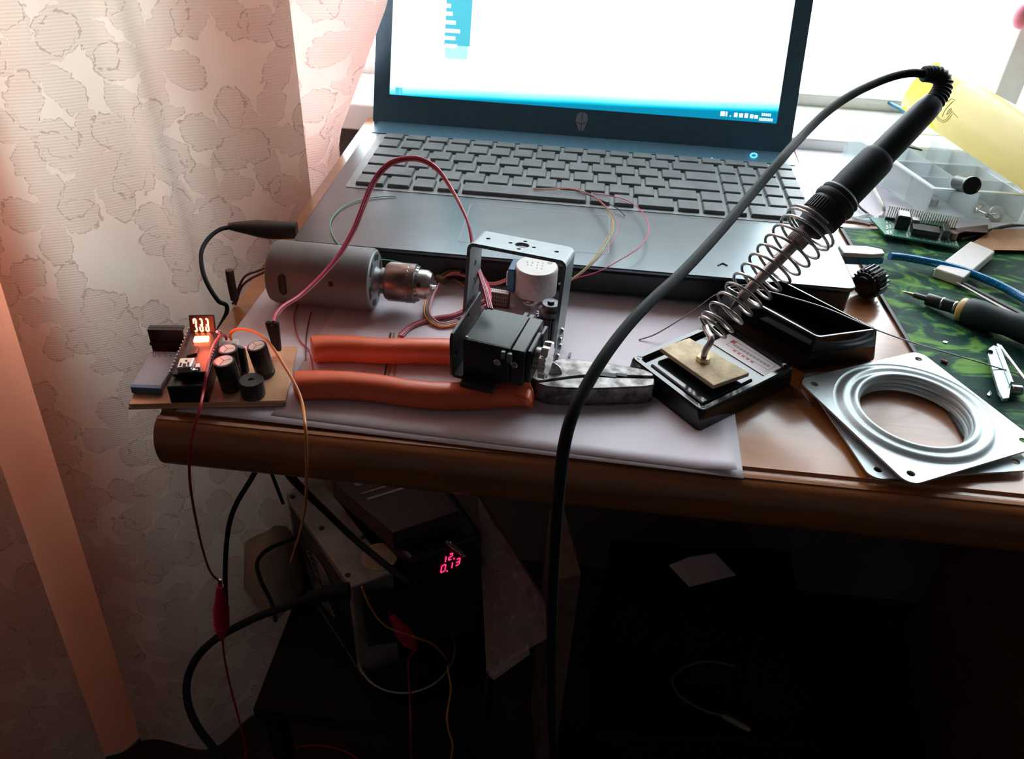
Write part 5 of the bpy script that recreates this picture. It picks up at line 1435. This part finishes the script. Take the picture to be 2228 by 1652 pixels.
# stacked controller board
pcb_dk = mat('pcb_dark', (0.02, 0.03, 0.04), 0.35, var=0.3, scale=0.4)
slab([(362, 842), (447, 840), (476, 745), (408, 738)], 5.2, 16.5, 'header_block', black_pl, bevel=0.6)
shb = slab([(374, 815), (450, 812), (482, 722), (412, 712)], 17.5, 19.2, 'shield_board', pcb_dk, bevel=0.2)
slab([(385, 812), (447, 809), (478, 724), (420, 716)], 20.0, 21.6, 'controller_board', pcb_dk, bevel=0.2)
for k in range(15):
    t = k / 14
    a = D(372 + 44 * t, 818 - 102 * t, 19.2)
    G().cyl(a, a + V((0, 0, 3.2)), 0.45, seg=8).build('header_pin', tin, shb)
for k in range(15):
    t = k / 14
    a = D(451 + 29 * t, 808 - 84 * t, 21.6)
    G().cyl(a, a + V((0, 0, 1.6)), 0.45, seg=8).build('header_pin', tin, shb)
usb = slab([(384, 800), (414, 798), (424, 778), (391, 779)], 21.7, 25.6, 'usb_socket', mat('socket_silver', (0.78, 0.76, 0.72), 0.28, metal=0.8), bevel=0.5)
for sl_ in ([(390, 796), (394, 796), (396, 789), (392, 789)], [(407, 795), (411, 795), (412, 788), (408, 788)], [(397, 797), (404, 797), (405, 791), (398, 791)], [(402, 784), (408, 783), (406, 787), (404, 787)]):
    slab(sl_, 25.5, 25.8, 'socket_cutout', black_matte, usb, bevel=0, smooth=0)
slab([(405, 774), (428, 768), (432, 752), (412, 757)], 21.7, 23.2, 'main_chip', black_pl, bevel=0.2)
slab([(424, 800), (434, 799), (435, 790), (426, 791)], 21.7, 23.6, 'crystal', tin, bevel=0.3)
slab([(418, 806), (430, 805), (431, 801), (420, 801)], 21.7, 23.0, 'small_part', tin, bevel=0.2)
# glowing red LEDs and display strokes
glow = mat('led_glow_red', (1.0, 0.25, 0.10), 0.4, emit=(1.0, 0.12, 0.04), es=28.0)
glow2 = mat('led_digit_red', (1.0, 0.25, 0.12), 0.4, emit=(1.0, 0.22, 0.08), es=14.0)
slab([(420, 741), (453, 739), (455, 730), (423, 731)], 21.8, 23.6, 'led_bar', glow, bevel=0.5)
dp0 = D(441, 722, 22)
DT = axes(dp0, (fr_ - fl_), V((0, 0.35, 1)))      # leaning display plate: x right, y up
G().box((-7, -1, -2.2), (7, 9.5, -0.3), DT).build('display_plate', mat('display_dark_red', (0.008, 0.002, 0.002), 0.5), eb, bevel=0.4)
for k in range(3):
    x = -3.6 + k * 3.3
    sg_ = G()
    sg_.tube([DT @ V((x - 0.6, 7.6, 0)), DT @ V((x + 0.35, 7.0, 0)), DT @ V((x + 0.45, 4.2, 0)), DT @ V((x + 0.1, 3.6, 0)), DT @ V((x + 0.4, 3.0, 0)), DT @ V((x + 0.5, 0.6, 0)), DT @ V((x - 0.6, 0.3, 0))], 0.42, 8, 3)
    if k != 0: sg_.tube([DT @ V((x - 0.7, 4.0, 0)), DT @ V((x + 0.3, 3.8, 0))], 0.4, 8, 2)
    sg_.tube([DT @ V((x - 0.9, 7.4, 0)), DT @ V((x - 0.9, 5.0, 0))] if k == 0 else [DT @ V((x - 0.9, 2.9, 0)), DT @ V((x - 0.9, 0.8, 0))], 0.36, 8, 2)
    sg_.build('digit', glow2, eb)
dotm = mat('led_dot_red', (1, 0.1, 0.1), 0.4, emit=(1.0, 0.05, 0.08), es=6)
for (u, v, h) in ((473, 760, 14), (533, 757, 20), (472, 722, 24)):
    G().sphere(D(u, v, h), 0.8, 8).build('led_dot', dotm, eb)
# warm light the LEDs throw around them
for i, (u, v, h, e_) in enumerate(((438, 728, 30, 0.025),)):
    ld = bpy.data.lights.new('led_light', 'POINT'); ld.energy = e_; ld.color = (1.0, 0.12, 0.05); ld.shadow_soft_size = 0.006
    lo2 = bpy.data.objects.new('led_light', ld); COL.objects.link(lo2); p = D(u, v, h); lo2.location = (p.x / 1000, p.y / 1000, p.z / 1000 + DESK)
# screw terminal and big electrolytic capacitors
slab([(478, 757), (516, 760), (520, 738), (484, 734)], 5.2, 15, 'terminal_block', mat('terminal_milky', (0.52, 0.58, 0.55), 0.3, var=0.1), bevel=0.6)
cap_m = mat('electrolytic_black', (0.018, 0.016, 0.018), 0.3, var=0.1)
cap_w = mat('electrolytic_top', (0.74, 0.66, 0.64), 0.4, metal=0.2, var=0.05)
def ecap(u, v, h, r, hb=5.2, lean=(0, 0)):
    t_ = D(u, v, h); b_ = V((t_.x + lean[0], t_.y + lean[1], hb))
    T = frame(b_, t_ - b_, (1, 0, 0)); L = (t_ - b_).length
    c = G().lathe([(0.01, 0), (r * 0.93, 0), (r, 0.8), (r, 2.0), (r * 0.93, 2.6), (r, 3.3), (r, L - 1.0), (r * 0.95, L - 0.2), (r * 0.82, L), (0.01, L)], T, 32).build('capacitor', cap_m, eb)
    G().lathe([(0.01, L - 0.05), (r * 0.80, L - 0.05), (r * 0.78, L + 0.12), (0.01, L + 0.15)], T, 28).build('capacitor_top', cap_w, c)
    k_ = G()
    for a in (0.35, 0.35 + 2.1, 0.35 - 2.1): k_.box((0, -0.12, L + 0.1), (r * 0.7, 0.12, L + 0.22), T @ Matrix.Rotation(a, 4, 'Z'))
    k_.build('capacitor_score', black_matte, c, smooth=0)
ecap(495, 759, 24, 5.3)
ecap(487, 785, 24, 5.9, lean=(1.5, 0.5))
ecap(558, 752, 25, 5.5, lean=(2.5, 0.5))
G().box((-4.6, -1.0, 0), (4.6, 1.2, 17), rz(D(527, 806, 5.2), -0.35)).build('transistor', mat('transistor_grey', (0.16, 0.17, 0.17), 0.35, metal=0.5), eb, bevel=0.4)
bz = D(546, 826, 15.5)
G().lathe([(0.01, 0), (6.4, 0), (6.6, 1), (6.6, 9.6), (6.2, 10.2), (1.6, 10.2), (1.5, 9.5), (0.01, 9.5)], Matrix.Translation(V((bz.x, bz.y, 5.2))), 36).build('buzzer', mat('buzzer_black_green', (0.02, 0.03, 0.028), 0.35), eb)
# wires leaving the terminal
ow = mat('wire_orange', (0.72, 0.27, 0.07), 0.4, coat=0.2)
rw = mat('wire_crimson', (0.42, 0.015, 0.04), 0.4, coat=0.2)
zf = pjz = None
def depth_of(p): return float(CR[2] @ (np.array(p) - CC))
zt = depth_of(D(505, 738, 16))
wire('orange_wire', [D(503, 740, 15.8), D(502, 727, 20), P(512, 718, zt - 4), P(535, 717, zt - 8), P(565, 728, zt - 13), P(590, 752, zt - 20), P(615, 790, zt - 28), P(640, 833, zt - 36), P(657, 875, zt - 42), YP(664, 925, -272), YP(667, 985, -275), YP(667, 1045, -272), YP(664, 1100, -258), YP(655, 1150, -230), YP(643, 1190, -190), YP(632, 1225, -150)],
     0.85, ow, 'long orange wire arching from the wooden board and hanging over the desk edge')
wire('red_wire', [D(493, 740, 15.8), D(489, 730, 19), D(478, 733, 24), D(465, 752, 26), D(456, 780, 27), D(449, 815, 27), YP(443, 850, -258), YP(436, 885, -268), YP(424, 925, -274), YP(414, 975, -277), YP(412, 1030, -274), YP(417, 1080, -262), YP(428, 1140, -240), YP(442, 1200, -212), YP(458, 1245, -185), YP(476, 1264, -172)],
     0.8, rw, 'thin crimson wire hanging from the wooden board down to the crimson crocodile clip')
# ================================================================== THINGS UNDER THE DESK (on the floor, in the dark)
FL = -510
def CP(u, v, gap=30):      # point on the sight line, gap mm in front of the lace curtain
    d = V(ray(u, v)); c = V(CC); n_ = V((-sa, ca, 0)); o_ = V((-62, 68, 0)) + n_ * (22 - gap)
    return c + d * ((o_ - c).dot(n_) / d.dot(n_))
def solid_px(root, tops, h_top, h_bot, nm, m_, bevel=1.0, **kw):
    top = [D(u, v, h_top) for u, v in tops]
    ar = sum(top[i].x * top[(i + 1) % len(top)].y - top[(i + 1) % len(top)].x * top[i].y for i in range(len(top)))
    if ar < 0: top.reverse()
    bot = [V((p.x, p.y, h_bot)) for p in top]
    return G().hexa(bot, top).build(nm, m_, root, bevel=bevel, **kw)
psu_m = mat('zinc_sheet', (0.34, 0.31, 0.28), 0.5, metal=0.5, var=0.2, scale=0.03)
ps = thing('power_supply', 'bare grey metal power supply box with a wire fan grille, under the desk', 'power supply', D(740, 1180, FL))
PH = -360
A_, B_, C_ = D(622, 1076, PH), D(764, 1279, PH), D(856, 1246, PH)
E_ = A_ + (C_ - B_)
body = G().hexa([V((p.x, p.y, FL + 1)) for p in (A_, B_, C_, E_)], [A_, B_, C_, E_]).build('metal_case', psu_m, ps, bevel=1.5)
PXT = axes(A_, B_ - A_, V((0, 0, -1)))    # front-left face: x along the edge, y down
nrm = PXT.to_3x3() @ V((0, 0, 1))
sgn_ = 1 if (V(CC) - A_).dot(nrm) > 0 else -1
LW = (B_ - A_).length
def face(x, y, o=0.6): return PXT @ V((x, y, o * sgn_))
G().add([face(8, 10, 0.3), face(LW - 8, 10, 0.3), face(LW - 8, 140, 0.3), face(8, 140, 0.3)], [(0, 1, 2, 3)]).build('vent_panel', black_matte, ps, solid=0.3)
gr_m = mat('grille_wire', (0.42, 0.40, 0.36), 0.3, metal=0.9)
for R_ in (8, 14, 20, 26, 32, 38):
    G().tube([face(LW / 2 + R_ * math.cos(a), 70 + R_ * math.sin(a), 2.5) for a in [2 * PI * i / 36 for i in range(37)]], 0.8, 6, 0).build('grille_ring', gr_m, ps)
for k in range(4):
    a = PI / 4 + k * PI / 2
    G().tube([face(LW / 2 + 8 * math.cos(a), 70 + 8 * math.sin(a), 3.6), face(LW / 2 + 40 * math.cos(a), 70 + 40 * math.sin(a), 3.6)], 1.0, 6, 0).build('grille_spoke', gr_m, ps)
for (u, v) in ((637, 1082), (700, 1150), (757, 1252), (790, 1170)):
    c = D(u, v, PH)
    G().cyl(c, c + V((0, 0, 0.4)), 3.0, seg=12).build('screw_hole', black_matte, ps)
G().plate(circ(D(826, 1212, PH).x, D(826, 1212, PH).y, 18, 28), [], PH + 0.1, PH + 0.8).build('round_label', mat('label_beige', (0.45, 0.36, 0.26), 0.6), ps)

bu = thing('bench_power_module', 'black box with a red lit number display reading 12. and 0.13, under the desk', 'power module', D(930, 1250, FL))
BH = -345
b1_, b2_, b3_, b4_ = D(722, 1046, BH), D(892, 1222, BH), D(1052, 1160, BH), D(960, 1030, BH)
blk = mat('module_case_black', (0.012, 0.014, 0.015), 0.32, var=0.1)
G().hexa([V((p.x, p.y, FL + 1)) for p in (b1_, b2_, b3_, b4_)], [b1_, b2_, b3_, b4_]).build('case', blk, bu, bevel=6, bseg=3)
FXT = axes(b2_, b3_ - b2_, V((0, 0, 1)))    # front face: x right, y up
FW_ = (b3_ - b2_).length
fn = FXT.to_3x3() @ V((0, 0, 1)); fs_ = 1 if (V(CC) - b2_).dot(fn) > 0 else -1
def onface(u, v, off=0.6):
    d = V(ray(u, v)); c = V(CC)
    p = c + d * ((b2_ - c).dot(fn) / d.dot(fn))
    return p + fn * off * fs_
# dark green-grey lower panel and display window
lp = [onface(785, 1290, 0.3), onface(800, 1405, 0.3), onface(1035, 1370, 0.3), onface(1035, 1270, 0.3)]
lp2 = [p + fn * fs_ * 1.2 for p in lp]
G().hexa(lp, lp2).build('front_panel', mat('panel_dark_teal', (0.02, 0.035, 0.035), 0.4), bu)
digm = mat('digit_red_led', (0.9, 0.05, 0.15), 0.4, emit=(1.0, 0.03, 0.16), es=2.2)
wd = [onface(938, 1215, 0.4), onface(950, 1258, 0.4), onface(1015, 1228, 0.4), onface(1000, 1180, 0.4)]
win = G().hexa(wd, [p + fn * fs_ * 1.0 for p in wd]).build('display_window', mat('display_smoke_red', (0.04, 0.004, 0.008), 0.2), bu)
SEG = {'a': ((0, 2), (1, 2)), 'b': ((1, 2), (1, 1)), 'c': ((1, 1), (1, 0)), 'd': ((0, 0), (1, 0)), 'e': ((0, 1), (0, 0)), 'f': ((0, 2), (0, 1)), 'g': ((0, 1), (1, 1))}
def digit(x, y, w_, hgt, segs, ux, uy, nm='digit'):
    g_ = G()
    for s_ in segs:
        (ax_, ay_), (bx_, by_) = SEG[s_]
        pa = (x + ux[0] * w_ * ax_ + uy[0] * hgt * ay_ / 2, y + ux[1] * w_ * ax_ + uy[1] * hgt * ay_ / 2)
        pb2 = (x + ux[0] * w_ * bx_ + uy[0] * hgt * by_ / 2, y + ux[1] * w_ * bx_ + uy[1] * hgt * by_ / 2)
        m1 = (pa[0] * 0.88 + pb2[0] * 0.12, pa[1] * 0.88 + pb2[1] * 0.12); m2 = (pa[0] * 0.12 + pb2[0] * 0.88, pa[1] * 0.12 + pb2[1] * 0.88)
        g_.tube([onface(*m1, 2.0), onface(*m2, 2.0)], 0.55, 6, 0)
    g_.build(nm, digm, win)
ux, uy = (0.90, -0.43), (0.17, -0.98)
digit(967, 1221, 8, 13, 'bc', (0.0, 0.0), uy)                 # 1
digit(974, 1217, 8, 13, 'abged', ux, uy)                      # 2
G().sphere(onface(986, 1213, 2), 0.9, 8).build('decimal_point', digm, win)
digit(957, 1244, 10, 15, 'abcdef', ux, uy)                    # 0
G().sphere(onface(971, 1240, 2), 0.9, 8).build('decimal_point', digm, win)
digit(981, 1234, 8, 13, 'bc', (0.0, 0.0), uy)                 # 1
digit(989, 1229, 9, 14, 'abgcd', ux, uy)                      # 3
G().cyl(onface(974, 1177, 4), onface(1002, 1198, 4), 2.4, seg=14).build('glass_fuse', mat('fuse_pale', (0.45, 0.36, 0.36), 0.2, metal=0.4), bu)
for (u, v) in ((970, 1175), (1007, 1203)):
    G().sphere(onface(u, v, 4), 2.3, 12).build('fuse_clip', steel_dk, bu)
G().tube([onface(972, 1468, 1.5), onface(974, 1476, 1.5), onface(977, 1470, 1.5)], 1.2, 6, 3).build('indicator_light', digm, bu)
# printed carton with pale stripes lying on top
ct = thing('striped_carton', 'dark red-black carton with pale stripes lying on the black power module', 'carton', D(860, 1080, BH))
c_q = [D(722, 1046, BH + 26), D(855, 1160, BH + 26), D(1000, 1112, BH + 26), D(925, 1020, BH + 26)]
G().hexa([V((p.x, p.y, BH + 0.8)) for p in c_q], c_q).build('carton_body', mat('carton_dark', (0.055, 0.025, 0.028), 0.5), ct, bevel=0.8)
cu, cv_ = (c_q[2] - c_q[1]), (c_q[0] - c_q[1])
for (a, b, w_) in ((0.15, 0.55, 0.03), (0.15, 0.66, 0.02), (0.2, 0.8, 0.05)):
    p0 = c_q[1] + cu * a + cv_ * b; p1 = p0 + cu * 0.55
    dd_ = cv_ * w_
    G().hexa([p0 + V((0, 0, .1)), p1 + V((0, 0, .1)), p1 + dd_ + V((0, 0, .1)), p0 + dd_ + V((0, 0, .1))], [p0 + V((0, 0, .6)), p1 + V((0, 0, .6)), p1 + dd_ + V((0, 0, .6)), p0 + dd_ + V((0, 0, .6))]).build('pale_stripe', mat('stripe_pink_grey', (0.42, 0.30, 0.30), 0.5), ct)
# clear plastic bag-like sheet at the right of the module
fm = mat('clear_film_dusty', (0.40, 0.30, 0.28), 0.35, var=0.2, alpha=0.45)
fb = thing('clear_plastic_tray', 'dusty clear plastic tray standing beside the black power module', 'plastic tray', D(1110, 1300, FL))
fp = [(1040, 1075), (1190, 1312), (1192, 1388), (1058, 1466)]
q_ = [D(1040, 1075, -350), D(1190, 1312, -385), D(1192, 1388, -420), D(1058, 1466, -470)]
G().add(q_, [(0, 1, 2, 3)]).build('slanted_sheet', fm, fb, solid=1.2, smooth=0)
G().tube(q_[:3], 1.6, 6, 0).build('sheet_edge', mat('film_edge', (0.05, 0.03, 0.03), 0.3), fb)
G().hexa([D(1060, 1468, (FL + 5)), D(1150, 1405, (FL + 5)), D(1152, 1425, (FL + 5)), D(1075, 1480, (FL + 5))], [D(1062, 1460, (FL + 13)), D(1150, 1400, (FL + 13)), D(1152, 1416, (FL + 13)), D(1075, 1472, (FL + 13))]).build('base_strip', mat('film_white', (0.6, 0.55, 0.52), 0.5), fb)
G().tube([D(1060, 1462, -470), V((D(1060, 1462, -470).x, D(1060, 1462, -470).y, FL + 2))], 1.6, 6, 0).build('sheet_foot', MATS['film_edge'], fb)
G().tube([D(1192, 1388, -420), V((D(1192, 1388, -420).x, D(1192, 1388, -420).y, FL + 2))], 1.6, 6, 0).build('sheet_foot', MATS['film_edge'], fb)
# shallow dark dish under the module front with a bright rim
dsh = thing('round_dish', 'dark round dish with a thin pale rim standing in front of the black power module', 'dish', D(880, 1440, FL))
dc = D(885, 1425, FL + 8)
G().lathe([(0.01, -7), (38, -7), (52, 10), (53.5, 10), (39, -7.6), (0.01, -7.6)], Matrix.Translation(dc), 56).build('dish_bowl', mat('dish_dark', (0.03, 0.03, 0.03), 0.3), dsh)
G().lathe([(51.5, 10), (52.6, 11.2), (54, 10), (52.6, 9)], Matrix.Translation(dc), 56, closed=True, caps=False).build('dish_rim', mat('dish_rim_pale', (0.35, 0.31, 0.26), 0.35, metal=0.4), dsh)
# pale padded bag left of the power supply
bgp = D(600, 1290, FL)
bag = G().lathe([(0.01, 0), (40, 2), (48, 16), (43, 50), (30, 84), (12, 98), (0.01, 100)], Matrix.Translation(V((bgp.x + 2, bgp.y + 6, FL + 1))) @ Matrix.Diagonal((0.72, 1.0, 1, 1)), 32)
rng = random.Random(3)
bag.v = [p + V((mnoise.noise(p / 28) * 9, mnoise.noise(p / 28 + V((5, 0, 0))) * 9, mnoise.noise(p / 30 + V((0, 7, 0))) * 8 if p.z > FL + 6 else 0)) for p in bag.v]
tag(bag.build('cloth_bag', mat('bag_beige', (0.46, 0.34, 0.26), 0.8, var=0.15, scale=0.02), smooth=60), 'crumpled pale cloth bag left of the power supply', 'bag')
# thick black cables
def cab(name, pts, r, label, m_=cable_black, cat='cable'):
    return wire(name, pts, r, m_, label, cat, seg=12)
cab('black_cable', [CP(562, 1015, 60), CP(545, 1045, 60), CP(515, 1095, 55), CP(499, 1140, 50), CP(492, 1195, 45), CP(490, 1260, 45), CP(492, 1330, 60)], 2.6, 'black cable hanging from behind the desk corner in front of the lace curtain')
cab('black_cable', [D(600, 985, -60), D(618, 1010, -110), D(640, 1046, -180), D(700, 1105, -300), D(770, 1172, -338), D(850, 1238, -333), D(905, 1280, -333), onface(962, 1312, 10), onface(985, 1345, 8)], 3.4, 'thick black cable slanting across the grey power supply towards the display box')
cab('black_cable', [CP(668, 1160, 30), CP(630, 1176, 35), CP(585, 1195, 40), CP(560, 1222, 50), CP(566, 1260, 75), CP(590, 1310, 100), D(600, 1350, -400)], 2.2, 'black cable bending in a square loop round the pale cloth bag')
mc = thing('mains_lead', 'thick black mains lead with a moulded plug, curling down to the lower left', 'cable', D(500, 1400, FL))
G().tube([D(760, 1288, -340), D(715, 1292, -342), D(670, 1300, -346)], lambda t: 9 - 3 * t, 16, 6).build('moulded_plug', cable_black, mc)
G().tube([D(675, 1299, -346), D(630, 1318, -352), D(575, 1337, -362), D(520, 1362, -376), D(468, 1392, -392), D(428, 1432, -410), D(407, 1482, -428), D(410, 1535, -444), D(432, 1585, -458), D(470, 1635, -470), D(505, 1690, -480)], 3.7, 14, 8).build('cord', cable_black, mc)
# crimson crocodile clips
crim = mat('clip_crimson', (0.55, 0.012, 0.055), 0.4, var=0.06)
def croc(p0, p1, r, label):
    root = thing('crocodile_clip', label, 'clip', tuple(p1))
    T = frame(p0, p1 - p0); L = (p1 - p0).length
    pr = [(0.01, 0), (r * 0.45, 0), (r * 0.62, L * 0.15), (r * 0.95, L * 0.40), (r, L * 0.62), (r * 0.8, L * 0.80), (r * 0.42, L * 0.95), (r * 0.3, L), (0.01, L)]
    G().lathe(pr, T, 20).build('boot', crim, root)
    g_ = G()
    for k in range(6): g_.lathe([(r * 0.9, 0), (r * 1.04, 0.5), (r * 0.9, 1.0)], T @ Matrix.Translation(V((0, 0, L * (0.4 + 0.06 * k)))), 20)
    g_.build('boot_ribs', crim, root)
    G().hexa([T @ V(q) for q in ((-1.6, -1.2, 1), (1.6, -1.2, 1), (1.6, 1.2, 1), (-1.6, 1.2, 1))], [T @ V(q) for q in ((-1.0, -0.8, -9), (1.0, -0.8, -9), (1.0, 0.8, -9), (-1.0, 0.8, -9))]).build('steel_jaw', steel, root)
    return root
croc(YP(479, 1275, -170), YP(483, 1392, -165), 6.6, 'crimson crocodile clip gripping the hanging red wire beside the curtain')
croc(onface(842, 1322, 12), onface(886, 1380, 22), 7.5, 'crimson crocodile clip on the front of the black power module')
wire('red_wire', [YP(484, 1390, -165), YP(488, 1430, -160), YP(500, 1490, -165), YP(517, 1555, -170), YP(530, 1610, -175), YP(540, 1680, -180)], 1.0, rw, 'crimson wire running down from the hanging crocodile clip to the floor')
wire('orange_wire', [onface(782, 1268, 6), onface(796, 1302, 12), onface(825, 1334, 18), onface(880, 1348, 24), onface(925, 1368, 24), onface(955, 1405, 24), D(974, 1455, -472), D(981, 1500, -488), YP(973, 1555, -140), YP(976, 1590, -140), YP(985, 1625, -140), YP(975, 1680, -140)], 1.0, ow, 'orange wire winding down over the front of the black power module')
wire('red_wire', [onface(884, 1378, 22), D(888, 1440, -486), D(891, 1500, -490), YP(893, 1560, -140), YP(894, 1620, -140), YP(896, 1690, -140)], 0.9, rw, 'dark red wire falling from the clip on the power module')
wire('red_wire', [D(585, 1660, -747), D(610, 1640, -747), D(660, 1624, -747), D(710, 1624, -747), D(760, 1640, -747), D(800, 1672, -747)], 1.2, rw, 'red wire lying in an arc on the floor at the bottom of the picture')
wire('floor_cord', [D(1600, 1450, -558), D(1540, 1440, -558), D(1490, 1452, -558), D(1463, 1480, -558), D(1480, 1515, -558), D(1530, 1545, -558), D(1575, 1558, -558)], 1.6, mat('cord_dark_olive', (0.10, 0.10, 0.08), 0.5), 'thin dark cord curving on the dark storage box under the desk', 'cord')
tag(G().lathe([(2.2, 0), (3.4, 4), (3.4, 26), (2.4, 32), (0.01, 33)], frame(D(1572, 1557, -555), D(1608, 1576, -555) - D(1572, 1557, -555)), 14).build('cord_plug', mat('plug_olive', (0.22, 0.22, 0.16), 0.5)), 'small pale olive plug at the end of the thin cord on the storage box', 'plug')
cbx = [D(1228, 1105, -370), D(1265, 1250, -370), D(1215, 1262, -370), D(1195, 1110, -370)]
tag(G().hexa([V((p.x, p.y, -749)) for p in cbx][::-1], cbx[::-1]).build('cardboard_box', mat('box_brown', (0.20, 0.12, 0.09), 0.8), bevel=1.0), 'narrow brown cardboard box standing in the dark behind the hanging iron cord', 'box')

# low dark stool carrying the pile
stl = thing('low_stool', 'low dark wooden stool under the desk carrying the power supply and the black module', 'stool', (10, -40, -750))
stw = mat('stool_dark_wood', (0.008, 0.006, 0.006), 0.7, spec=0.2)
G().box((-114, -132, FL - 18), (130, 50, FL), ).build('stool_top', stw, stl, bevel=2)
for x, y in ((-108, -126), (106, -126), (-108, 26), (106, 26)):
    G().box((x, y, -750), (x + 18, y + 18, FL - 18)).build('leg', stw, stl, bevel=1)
